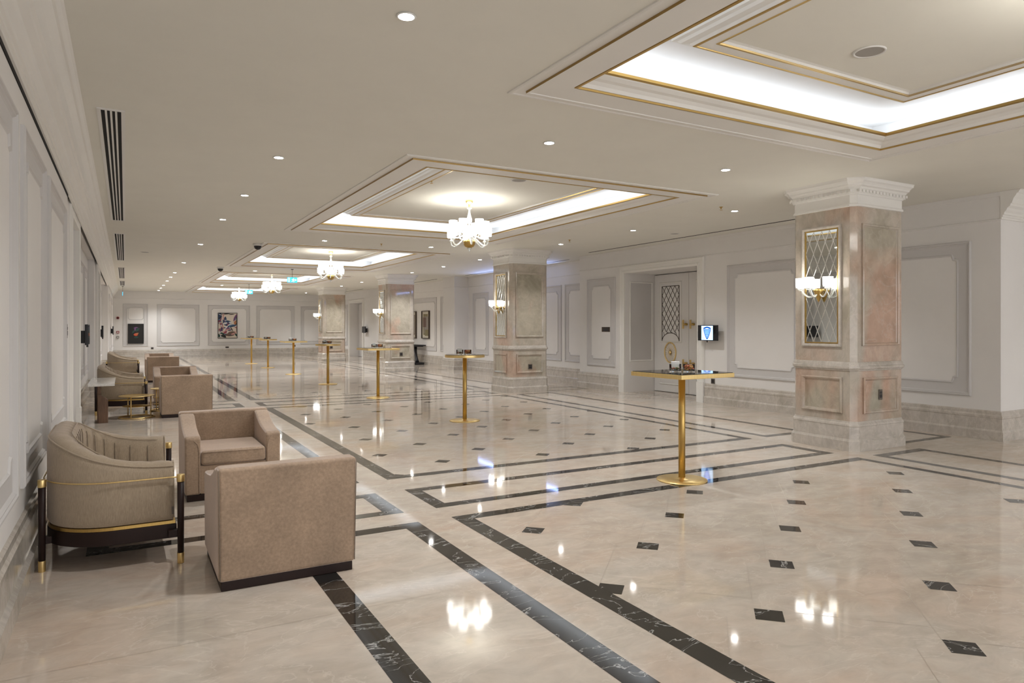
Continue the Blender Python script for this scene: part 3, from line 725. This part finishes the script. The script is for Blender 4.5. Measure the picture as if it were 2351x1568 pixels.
# ---- wall screens
SW, SH = .52, .31
def shield(b, mp, sc, mat, n, dz=0):
    pts = [(-.085, .085), (-.045, .10), (0, .108), (.045, .10), (.085, .085), (.078, .03), (.055, -.035), (.025, -.09), (0, -.112), (-.025, -.09), (-.055, -.035), (-.078, .03)]
    b.add([mp(x*sc, z*sc+dz, n) for x, z in pts], [tuple(range(len(pts)))], mat)
def wall_screen(x, y, z, rz, label, on=True, gap=.108):
    """faces local -Y"""
    t = thing('wall_screen', label, 'screen', (x, y, z), rz, 'black screens on wall brackets')
    b = MB(); b.box(-SW/2, SW/2, -.055, -.012, -SH/2, SH/2, 'black_plastic'); b.build('housing', t, bevel=.006)
    b = MB(); b.box(-.09, .09, -.012, gap, -.13, .06, 'black_plastic'); b.build('bracket', t)
    b = MB(); b.lathe([(.014, -SH/2-.035), (.014, -SH/2+.02)], 'black_plastic', 10, (-.02, -.035, 0)); b.build('cable_gland', t)
    mp = lambda s, zz, n: (s, -.055-n, zz)
    b = MB(); b.add([mp(a, c, .001) for a, c in rect(-SW/2+.012, SW/2-.012, -SH/2+.012, SH/2-.012)], [(0, 1, 2, 3)], 'black_glass')
    if on:
        b.add([mp(a, c, .0015) for a, c in rect(-.155, .155, -SH/2+.014, SH/2-.014)], [(0, 1, 2, 3)], 'screen_pale')
        shield(b, mp, 1.18, 'screen_navy', .002); shield(b, mp, .92, 'screen_mid', .0025); shield(b, mp, .80, 'screen_blue', .003)
        for a, c, m_ in ((-.03, .085, 'sign_white'), (-.05, .045, 'screen_mid'), (-.045, .02, 'screen_mid'), (-.045, -.005, 'screen_mid')):
            b.add([mp(p, q, .0035) for p, q in rect(a, -a, c-.008, c+.004)], [(0, 1, 2, 3)], m_)
        for i, j in ((0, 0), (-1, -1), (1, -1), (0, -2)):
            b.add([mp(p, q, .0035) for p, q in ((i*.013, -.030+j*.014-.007), (i*.013+.008, -.030+j*.014), (i*.013, -.030+j*.014+.007), (i*.013-.008, -.030+j*.014))], [(0, 1, 2, 3)], 'screen_pale')
        for j in range(4):
            b.add([mp(p, q, .002) for p, q in rect(-.145, -.07, -.125+j*.012, -.122+j*.012)], [(0, 1, 2, 3)], 'screen_mid')
    b.build('display', t, recalc=False)
wall_screen(10.19, 10.12, 1.42, -PI/2, 'lit screen with a blue shield emblem on the wall right of the double door')
wall_screen(10.19, 32.9, 1.42, -PI/2, 'unlit black screen on the wall beside the far doorway', False)
wall_screen(-.60+.062, 12.35, 1.42, PI/2, 'black wall screen seen edge-on, nearest on the left wall', False, .058)
wall_screen(-.60+.062, 20.6, 1.42, PI/2, 'black wall screen seen edge-on, second along the left wall', False, .058)
wall_screen(-.52+.062, 31.9, 1.42, PI/2, 'black wall screen seen edge-on, farthest along the left wall', False, .058)

# ---- pictures
def leafpoly(cx, cz, L, w, ang, n=9):
    pts = []
    for i in range(n+1):
        u = i/n; pts.append((L*(u-.5), w*math.sin(PI*u)**.8))
    for i in range(n-1, 0, -1):
        u = i/n; pts.append((L*(u-.5), -w*math.sin(PI*u)**.8*.8))
    ca, sa = math.cos(ang), math.sin(ang)
    return [(cx+x*ca-z*sa, cz+x*sa+z*ca) for x, z in pts]
def picture(name, label, w, h, loc, rz, bg, frame_mat, shapes, group=None, fw=.025, dep=.04):
    t = thing(name, label, 'painting', loc, rz, group)
    mp = lambda s, z, n: (s, -n, z)
    b = MB(); b.sweep(rect(-w/2, w/2, -h/2, h/2), [(0, 0), (0, dep), (fw, dep), (fw, .015)], frame_mat, mp); b.build('frame', t)
    b = MB(); b.box(-w/2+fw*.6, w/2-fw*.6, .001, .018, -h/2+fw*.6, h/2-fw*.6, bg, lambda x, y, z: (x, -y, z))
    k = 0
    for poly, m_ in shapes:
        p = clip(poly, -w/2+fw, w/2-fw, -h/2+fw, h/2-fw); k += 1
        if len(p) > 2: b.add([mp(x, z, .019+.0004*k) for x, z in p], [tuple(range(len(p)))], m_)
    b.build('canvas', t, recalc=False)
    return t
rnd = random.Random(3)
sh = []
for (cx, cz, L, w, a, m_) in [(-.40, .30, .55, .10, 1.2, 'a_wine'), (-.38, .52, .4, .12, 1.5, 'a_navy'), (-.30, .05, .6, .07, 1.9, 'a_wine'), (-.14, .28, .42, .10, 1.35, 'a_navy'), (-.10, .22, .30, .05, 1.2, 'a_blue'),
                              (.02, .12, .38, .16, .3, 'a_blue'), (.04, .18, .30, .09, 2.4, 'a_navy'), (-.02, .05, .42, .08, 2.9, 'a_navy'), (.08, .02, .26, .05, .6, 'a_pale'), (-.12, .12, .24, .06, .2, 'a_pale'), (.20, -.02, .55, .075, .22, 'a_blue'),
                              (.26, -.03, .34, .045, .15, 'a_navy'), (.0, -.16, .40, .09, 2.8, 'a_violet'), (-.04, -.30, .45, .11, .5, 'a_rose'), (-.10, -.36, .40, .05, .6, 'a_wine'), (-.30, -.20, .5, .07, 1.3, 'a_rose'), (-.34, -.28, .46, .05, 1.4, 'a_wine'),
                              (.20, -.38, .46, .07, .1, 'a_brown'), (.08, -.50, .55, .09, .0, 'a_brown'), (.30, -.44, .3, .05, .2, 'a_rose'), (-.34, -.50, .40, .15, .3, 'a_green'), (-.20, -.56, .3, .08, -.5, 'a_black'), (.40, .15, .26, .09, 1.4, 'a_rust'), (.40, .44, .5, .07, 1.1, 'a_violet'),
                              (.47, .30, .6, .04, 1.55, 'a_green'), (.45, -.52, .3, .06, -.8, 'a_green'), (.46, -.15, .5, .03, 1.55, 'a_brown'), (-.20, .38, .2, .03, 1.7, 'a_rose'), (-.1, .62, .5, .03, .05, 'a_black'), (.2, .60, .3, .025, .1, 'a_black'), (.2, -.18, .3, .025, 2.1, 'a_black')]:
    sh.append((leafpoly(cx, cz, L, w, a), m_))
for _i in range(46):
    _x = rnd.choice([-.42, -.36, -.28, -.15, 0, .1, -.3, .43, .4])+rnd.uniform(-.06, .06); _z = rnd.uniform(-.6, .6)
    if abs(_x) < .2: _z = rnd.uniform(-.55, .3)
    sh.append((leafpoly(_x, _z, rnd.uniform(.10, .26), rnd.uniform(.015, .035), rnd.uniform(0, PI)), rnd.choice(['a_navy', 'a_blue', 'a_wine', 'a_rose', 'a_pale', 'a_black', 'a_cream', 'a_violet', 'a_pale'])))
picture('floral_painting', 'colourful painting of blue and red leaves on the far wall', .97, 1.36, (4.77, 39.59, 1.625), 0, 'a_cream', 'a_black', sh, 'paintings on the far wall')
sh = [(leafpoly(0, -.05, .20, .08, 0), 'a_red'), (leafpoly(.05, .0, .18, .04, .4), 'a_rust'), (leafpoly(-.03, .22, .2, .04, 1.4), 'a_violet'), (leafpoly(.08, .20, .25, .07, .8), 'a_green'), (leafpoly(.0, .30, .22, .035, .2), 'a_violet'), (leafpoly(.02, -.18, .22, .05, .1), 'a_green'), (leafpoly(-.1, .1, .2, .05, .9), 'a_green')]
picture('dark_painting', 'dark painting with a small red figure of flowers in the far left corner', .70, 1.0, (.465, 39.585, 1.21), 0, 'a_black', 'a_black', sh, 'paintings on the far wall')
b = MB(); b.sweep(notched(.12, .81, 1.9, 2.52, .05), mold2, 'paint_band', mB); struct(b.build('trim_13'))
for y, z, lab in ((26.6, 1.64, 'gold framed abstract picture right of the third pillar, farther from the pillar'), (28.05, 1.64, 'gold framed dark picture partly hidden by the third pillar')):
    sh = [(rect(-.26, .22, -.42, .44), 'a_olive'), (rect(-.18, .26, -.36, .34), 'a_grey'), (rect(-.30, .05, -.1, .3), 'a_brown'), (rect(-.1, .3, -.46, -.2), 'a_olive')]
    if z and y > 27: sh = [(rect(-.24, .24, -.42, .42), 'a_brown'), (rect(-.16, .2, -.38, .40), 'a_grey')]
    picture('framed_picture', lab, .80, 1.15, (10.84, y, z), -PI/2, 'a_ivory', 'dark_bronze', sh, 'framed pictures in the right alcove', .03, .06)
picture('framed_picture', 'tall framed picture behind the second pillar, only its dark edge showing', .75, 1.45, (10.84, 18.05, 1.66), -PI/2, 'a_ivory', 'a_black', [(rect(-.28, .28, -.6, .6), 'a_grey')], 'framed pictures in the right alcove', .03, .07)

# ---- console table in the alcove
t = thing('console_table', 'black console table with curved pedestal legs under the framed pictures', 'table', (10.45, 27.3, 0))
b = MB(); b.box(-.22, .36, -.75, .75, .76, .81, 'black_plastic'); b.box(-.16, .30, -.62, .62, .73, .76, 'black_plastic'); b.build('tabletop', t, bevel=.006)
for sg in (-1, 1):
    b = MB(); pts = [(.05, sg*(.36), .74), (.05, sg*.37, .55), (.05, sg*.42, .38), (.05, sg*.52, .2), (.05, sg*.58, .09)]
    b.tube(pts, .06, 'black_plastic', 10, rs=[.075, .06, .055, .06, .08]); b.build('leg', t)
    b = MB(); b.box(-.15, .28, sg*.58-.20, sg*.58+.20, 0, .09, 'black_plastic'); b.build('foot', t, bevel=.02)

# ================================================================ FURNITURE
def nest(points): return points
def tub_settee(label):
    t = thing('tub_settee', label, 'settee', (0, 0, 0), 0, 'round-backed beige settees against the left wall')
    # D-shaped plan, front towards +X
    def path(off, n=96):
        xf, xb, hw, r = .345, -.375+0, .66, .40
        pts = []
        L1 = xf-(xb+r); segs = [('l', L1), ('a', PI/2*r), ('l', 2*(hw-r)), ('a', PI/2*r), ('l', L1)]
        tot = sum(s[1] for s in segs)
        for i in range(n+1):
            d = tot*i/n; j = 0
            while j < 4 and d > segs[j][1]: d -= segs[j][1]; j += 1
            if j == 0: p = (xf-d, -hw); nn = (0, -1)
            elif j == 1: a = d/r; p = (xb+r-r*math.sin(a), -hw+r-r*math.cos(a)); nn = (-math.sin(a), -math.cos(a))
            elif j == 2: p = (xb, -hw+r+d); nn = (-1, 0)
            elif j == 3: a = d/r; p = (xb+r-r*math.cos(a), hw-r+r*math.sin(a)); nn = (-math.cos(a), math.sin(a))
            else: p = (xb+r+d, hw); nn = (0, 1)
            pts.append((p[0]+nn[0]*off, p[1]+nn[1]*off, nn))
        return pts
    def top(x):
        u = min(1, max(0, (.345-x)/.72)); return .652+.198*u**2.2
    n = 96
    P = path(0, n); TH = .15
    b = MB(); sec = []
    ch_n = 20
    for i, (x, y, nn) in enumerate(P):
        tp = top(x); ph = (i*ch_n/n) % 1.0; rip = .017*(1-abs(math.sin(PI*ph))**.45)
        ring = []
        for (o, z) in ((-.012, .275), (0, .30), (0, .45), (0, tp-.07), (-.012, tp-.025), (-.04, tp-.004), (-.07, tp), (-.105, tp-.006), (-TH+.004, tp-.035), (-TH-.012, tp-.09), (-TH-.022, .45), (-TH-.02, .30)):
            oo = o+(rip*1.0 if z < tp-.003 and o < -.11 else 0); zz = z-(rip*.6 if o in (-.07, -.105) else 0)
            ring.append((x+nn[0]*oo, y+nn[1]*oo, zz))
        sec.append(ring)
    K = len(sec[0]); vs = [p for r in sec for p in r]
    fs = [(i*K+k, i*K+k+1, (i+1)*K+k+1, (i+1)*K+k) for i in range(n) for k in range(K-1)]
    fs += [tuple(range(K))[::-1], tuple(n*K+k for k in range(K))]
    b.add(vs, fs, 'beige_weave', True)
    fine_n = 440; Q = path(0, fine_n)
    for c_ in range(1, ch_n):
        x, y, nn = Q[int(round(c_*fine_n/ch_n))]; tp = top(x)
        b.tube([(x+nn[0]*o, y+nn[1]*o, z) for o, z in ((-TH-.0045, tp-.062), (-TH-.0115, tp-.09), (-TH-.0222, .47))], .0022, 'seam', 5)
    shell = b.build('backrest', t)
    b = MB(); b.tube([(x+nn[0]*(-.008), y+nn[1]*(-.008), top(x)-.028) for x, y, nn in P], .005, 'beige_weave', 6)
    for e in (0, -1):
        x, y, nn = P[e]; tp = top(x)
        b.tube([(x+.002, y+nn[1]*(-.004), .29), (x+.002, y+nn[1]*(-.004), tp-.06), (x+.002, y-nn[1]*.03, tp-.01), (x+.002, y-nn[1]*.11, tp-.01), (x+.002, y-nn[1]*(TH), tp-.06), (x+.002, y-nn[1]*TH, .30)], .005, 'beige_weave', 6)
    b.tube([(x+nn[0]*(-TH+.012), y+nn[1]*(-TH+.012), top(x)-.018) for x, y, nn in P[2:-2]], .0045, 'beige_weave', 6)
    b.build('piping', shell)

    # seat cushion
    q = path(-TH-.005, 48); poly = [(x, y) for x, y, _ in q]
    poly[0] = (.36, poly[0][1]); poly[-1] = (.36, poly[-1][1])
    b = MB(); b.prism(poly, .30, .475, 'beige_weave'); b.build('seat', t, bevel=.035, seg=3)
    q = path(-.015, 64); poly = [(x, y) for x, y, _ in q]
    b = MB(); b.prism(poly, .272, .30, 'beige_weave'); b.build('seat_deck', t)
    b = MB(); q = path(-.005, 64); b.prism([(x+(.012 if k in (0, 64) else 0), y) for k, (x, y, _) in enumerate(q)], .248, .268, 'brass_dark'); b.build('brass_band', t)
    b = MB(); q = path(-.002, 64); b.prism([(x+(.02 if k in (0, 64) else 0), y) for k, (x, y, _) in enumerate(q)], .155, .246, 'dark_wood'); b.build('base_rail', t, bevel=.006)
    # legs and the slim brass rail
    legs = [(.385, -.71), (.385, .71), (-.385, -.47), (-.385, .47)]
    for lx, ly in legs:
        b = MB(); b.lathe([(.019, .06), (.021, .535)], 'dark_wood', 18, (lx, ly, 0)); lg = b.build('leg', t)
        b = MB(); b.lathe([(.018, 0), (.0195, .001), (.020, .003), (.0212, .067), (.0212, .068), (.020, .0685), (.018, .0685)], 'brass', 24, (lx, ly, 0)); b.build('leg_foot', lg)['label'] = 'polished brass foot'
        b = MB(); b.lathe([(.021, .5295), (.0235, .5295), (.024, .531), (.024, .574), (.0235, .5755), (.021, .5758), (0, .5758)], 'brass', 24, (lx, ly, 0)); c_ = b.build('leg_cap', lg); c_['label'] = 'polished brass cap'
        b = MB(); b.box(min(lx, lx-.07 if lx > 0 else lx+.05), max(lx, lx-.07 if lx > 0 else lx+.05), ly-.02 if ly > 0 and False else min(ly, ly*.93), max(ly, ly*.93), .17, .215, 'dark_wood'); b.build('bracket', lg)
    q = path(.016, 96); rail = [(.385, -.70, .556)]+[(x, y, .555) for x, y, _ in q if x < .34]+[(.385, .70, .556)]
    b = MB(); b.tube(rail, .0045, 'brass', 8); b.build('brass_rail', t)
    b = MB(); b.box(.335, .349, -.662, -.6605, .31, .36, 'dark_bronze'); b.build('maker_tag', t)
    return t
ts = tub_settee('nearest beige tub settee with brass band and dark legs, against the left wall')
ts.location = (-.07, 5.68, 0)
dup(ts, (-.06, 14.48, 0), 0, 'second beige tub settee, behind the marble-topped side table')
dup(ts, (-.06, 22.5, 0), 0, 'farthest beige tub settee along the left wall, partly hidden by the second')

def box_chair(label):
    """local: back plane y=0, front towards +Y, x -0.4..0.4"""
    t = thing('box_armchair', label, 'armchair', (0, 0, 0), 0, 'square taupe velvet armchairs')
    b = MB(); b.box(-.385, .385, .015, .79, 0, .055, 'dark_wood'); b.build('plinth', t, bevel=.004)
    def flare(x, y, z): return (x*(1+.03*max(0, z-.3)), y-.02*max(0, (z-.1)), z)
    b = MB(); vs = []
    bx = [(-.40, 0), (.40, 0), (.40, .15), (-.40, .15)]
    b.box(-.40, .40, 0, .13, .055, .715, 'taupe_velvet', lambda x, y, z: flare(x, y if y < .05 else (y+.03*(1-z)), z)); b.build('backrest', t, bevel=.022, seg=4)
    for sg in (-1, 1):
        prof_ = [(.10, .057), (.80, .057), (.80, .545), (.77, .57), (.60, .585), (.42, .612), (.28, .655), (.18, .695), (.10, .70)]
        N = len(prof_); x0, x1 = sg*.40, sg*.275
        def xx(x, z): return x*(1+.03*max(0, z-.3))
        vs = [(xx(x0, z), y, z) for y, z in prof_]+[(x1, y, z) for y, z in prof_]
        b = MB(); b.add(vs, [tuple(range(N))[::-1], tuple(range(N, 2*N))]+[(i, (i+1) % N, N+(i+1) % N, N+i) for i in range(N)], 'taupe_velvet')
        arm = b.build('armrest', t, bevel=.024, seg=4)
        b = MB(); b.tube([(sg*.287, .803, .07), (sg*.287, .803, .43), (sg*.30, .803, .50), (sg*.33, .803, .535)], .004, 'taupe_velvet', 6); b.build('piping', arm)
    b = MB(); b.box(-.28, .28, .12, .785, .057, .31, 'taupe_velvet'); b.build('seat_base', t, bevel=.012)
    b = MB(); b.box(-.272, .272, .14, .81, .312, .44, 'taupe_velvet'); cu = b.build('seat_cushion', t, bevel=.028, seg=4)
    b = MB()
    for z in (.332, .424): b.tube([(-.25, .813, z), (.25, .813, z)], .004, 'taupe_velvet', 6)
    b.build('piping', cu)
    b = MB(); b.tube([(-.392, -.006, .07), (-.397, -.010, .40), (-.401, -.014, .705)], .003, 'seam', 6); b.tube([(.392, -.006, .07), (.397, -.010, .40), (.401, -.014, .705)], .003, 'seam', 6); b.build('back_seam', t)
    return t
bc = box_chair('square taupe velvet armchair nearest the camera, its back turned to us')
bc.location = (.868, 4.285, 0)
dup(bc, (.855, 7.44, 0), PI, 'square taupe velvet armchair facing us behind the nearest one')
dup(bc, (.925, 13.0, 0), 0, 'square taupe armchair with its back to us, beside the round brass tables')
dup(bc, (.90, 16.05, 0), PI, 'square taupe armchair facing us in the second seating group')
dup(bc, (.93, 21.6, 0), 0, 'square taupe armchair with its back to us in the farthest seating group')
dup(bc, (.93, 24.5, 0), PI, 'farthest square taupe armchair, only its pale back edge showing')

# ---- marble-topped side table
t = thing('side_table', 'side table with white marble top and slanted walnut leg by the left wall', 'table', (-.33, 12.85, 0))
b = MB(); b.box(-.16, .19, -.75, .70, .64, .68, 'white_marble'); b.build('tabletop', t, bevel=.004)
b = MB(); N = [(-.04, 0), (.09, 0), (.09, .37), (-.02, .46), (-.06, .46)]
b.prism(N, -.03, .05, 'walnut', lambda x, z, y: (x, y, z)); b.build('leg', t, bevel=.004)
b = MB(); b.prism([(-.06, .0), (-.01, .0), (-.01, .64), (-.06, .64)], -.02, .30, 'walnut', lambda x, z, y: (x, y, z)); b.build('back_leg', t, bevel=.004)
# ---- nesting brass tables
def ring_table(label, x, y, r, zt, zs, nposts=3, a0=.3):
    t = thing('round_brass_table', label, 'table', (x, y, 0), 0, 'low round brass tables between the seats')
    b = MB(); b.lathe([(0, zt-.012), (r, zt-.012), (r+.004, zt-.006), (r, zt), (r-.01, zt-.003), (0, zt-.003)], 'brass', 40); b.build('tabletop', t)
    for z in zs:
        b = MB(); b.lathe([(0, z-.006), (r*.80, z-.006), (r*.80, z), (0, z)], 'brass_dark', 36); b.build('shelf', t)
    b = MB(); b.tube([(r*math.cos(2*PI*i/40), r*math.sin(2*PI*i/40), .011) for i in range(40)], .011, 'brass', 8, closed=True); b.build('base_ring', t)
    for i in range(nposts):
        a = a0+2*PI*i/nposts; b = MB(); b.lathe([(.009, .012), (.009, zt-.01)], 'brass', 10, (r*.80*math.cos(a), r*.80*math.sin(a), 0)); b.build('leg', t)
ring_table('low round brass table with a shelf, left of the two beside the walnut leg', .17, 13.36, .27, .375, [.20], 3, 4.3)
ring_table('slightly taller round brass table with two shelves, half behind the square armchair', .60, 14.25, .20, .41, [.13, .25], 3, 4.0)

# ---- cocktail tables
def cocktail(label, rnd_top=False):
    t = thing('cocktail_table', label, 'table', (0, 0, 0), 0, 'tall gold cocktail tables in a row')
    b = MB(); b.lathe([(.246, 0), (.250, .004), (.248, .011), (.10, .014), (.05, .020), (.036, .03)], 'brass', 48); b.build('base', t)
    b = MB(); b.lathe([(.034, .014), (.034, 1.045)], 'brass_dark', 28, smooth=True)
    b.build('pole', t)
    if rnd_top:
        b = MB(); b.lathe([(.0, 1.04), (.321, 1.04), (.325, 1.041), (.326, 1.045), (.326, 1.079), (.325, 1.0815), (.32, 1.082), (0, 1.082)], 'brass', 56); b.build('tabletop', t)
        b = MB(); b.lathe([(0, 1.082), (.314, 1.082), (.315, 1.087), (0, 1.087)], 'black_glass', 56, smooth=False); g = b.build('glass_inlay', t); g['label'] = 'dark glass inlay'
        return t
    b = MB(); b.box(-.356, .356, -.356, .356, 1.04, 1.082, 'brass'); top = b.build('tabletop', t, bevel=.003)
    b = MB(); b.box(-.345, .345, -.345, .345, 1.082, 1.087, 'black_glass'); g = b.build('glass_inlay', t); g['label'] = 'dark glass inlay'
    return t
TY = [5.205, 10.25, 14.53, 18.65, 23.19, 27.43, 30.74]; TX = [4.868, 4.855, 4.80, 4.765, 4.80, 4.735, 4.64]
tl = ['nearest tall gold cocktail table, square top with a dark glass inlay', 'second tall gold cocktail table from the camera, round top, left of the second pillar', 'third tall gold cocktail table, square top, in front of the third pillar',
      'fourth tall gold cocktail table, round top, in front of the farthest pillar', 'fifth tall gold cocktail table from the camera, square top before the far wall', 'sixth tall gold cocktail table from the camera, round top before the far wall', 'farthest tall gold cocktail table, just right of the floral painting']
TR = [.03, 0, .05, 0, .04, 0, .1]
ct = cocktail(tl[0]); ct.location = (TX[0], TY[0], 0); ct.rotation_euler.z = TR[0]
cr = cocktail(tl[1], True); cr.location = (TX[1], TY[1], 0)
for i in range(2, 7): dup(cr if i % 2 else ct, (TX[i], TY[i], 0), 0 if i % 2 else TR[i], tl[i])
# things on the tables
def blobs(b, r, z0, h, n, mats, seed):
    q = random.Random(seed)
    for i in range(n):
        a = q.random()*2*PI; rr = r*math.sqrt(q.random()); z = z0+h*q.random()*(1-.4*rr/r); s = .007+.006*q.random()
        vs = []; ax = q.random()*PI; 
        for (x, y, zz) in ((1, 0, 0), (-1, 0, 0), (0, 1, 0), (0, -1, 0), (0, 0, 1), (0, 0, -1)):
            X = x*s*1.6; Y = y*s; vs.append((rr*math.cos(a)+X*math.cos(ax)-Y*math.sin(ax), rr*math.sin(a)+X*math.sin(ax)+Y*math.cos(ax), z+zz*s*.8))
        b.add(vs, [(0, 2, 4), (2, 1, 4), (1, 3, 4), (3, 0, 4), (2, 0, 5), (1, 2, 5), (3, 1, 5), (0, 3, 5)], q.choice(mats), True)
def bowl(label, mats, seed, card):
    t = thing('glass_bowl', label, 'bowl', (0, 0, 0), 0, 'glass bowls on the cocktail tables')
    r, h = .058, .078
    b = MB(); b.lathe([(0, 0), (r*.95, 0), (r, .006), (r, h), (r-.004, h), (r-.004, .012), (0, .012)], 'glass', 32); b.build('glass', t)
    b = MB(); blobs(b, r-.014, .020, h*.62 if not card else h*.4, 70, mats, seed); o = b.build('filling', t); o['kind'] = 'stuff'; o['label'] = 'dried petals and nuts'
    if card:
        b = MB(); b.box(-.040, .040, -.020, .020, .014, .105, 'card_white'); b.build('napkins', t, bevel=.004)
    return t
A_ = bowl('glass bowl holding white napkins, left of the two on the nearest gold table', ['nut_c', 'nut_d', 'nut_e'], 1, True)
B_ = bowl('glass bowl of orange-brown nuts, right of the two on the nearest gold table', ['nut_a', 'nut_b', 'nut_b', 'nut_e'], 2, False)
names = ['nearest', 'second', 'third', 'fourth', 'fifth', 'sixth', 'farthest']
fx, fy = math.sin(.72), math.cos(.72)
for i in range(7):
    ex, ey = (.066*math.cos(.72), -.066*math.sin(.72))
    la = (TX[i]-ex-.06*fx, TY[i]-ey-.06*fy, 1.087); lb = (TX[i]+ex-.05*fx, TY[i]+ey-.05*fy, 1.087)
    if i == 0:
        A_.location = la; B_.location = lb; A_.rotation_euler.z = -.6; B_.rotation_euler.z = -.6
    else:
        dup(A_, la, -.6, 'glass bowl holding white napkins on the %s gold cocktail table' % names[i]); dup(B_, lb, -.6, 'glass bowl of nuts and petals on the %s gold cocktail table' % names[i])

# added blue light without a fixture, tints the ceiling by the second pillar's alcove
lamp('AREA', 'alcove_blue_fill', None, (10.55, 18.7, 3.02), 13, (.32, .46, 1.0), shape='RECTANGLE', size=.08, size_y=5.0, rot=(0, PI-1.0, 0))
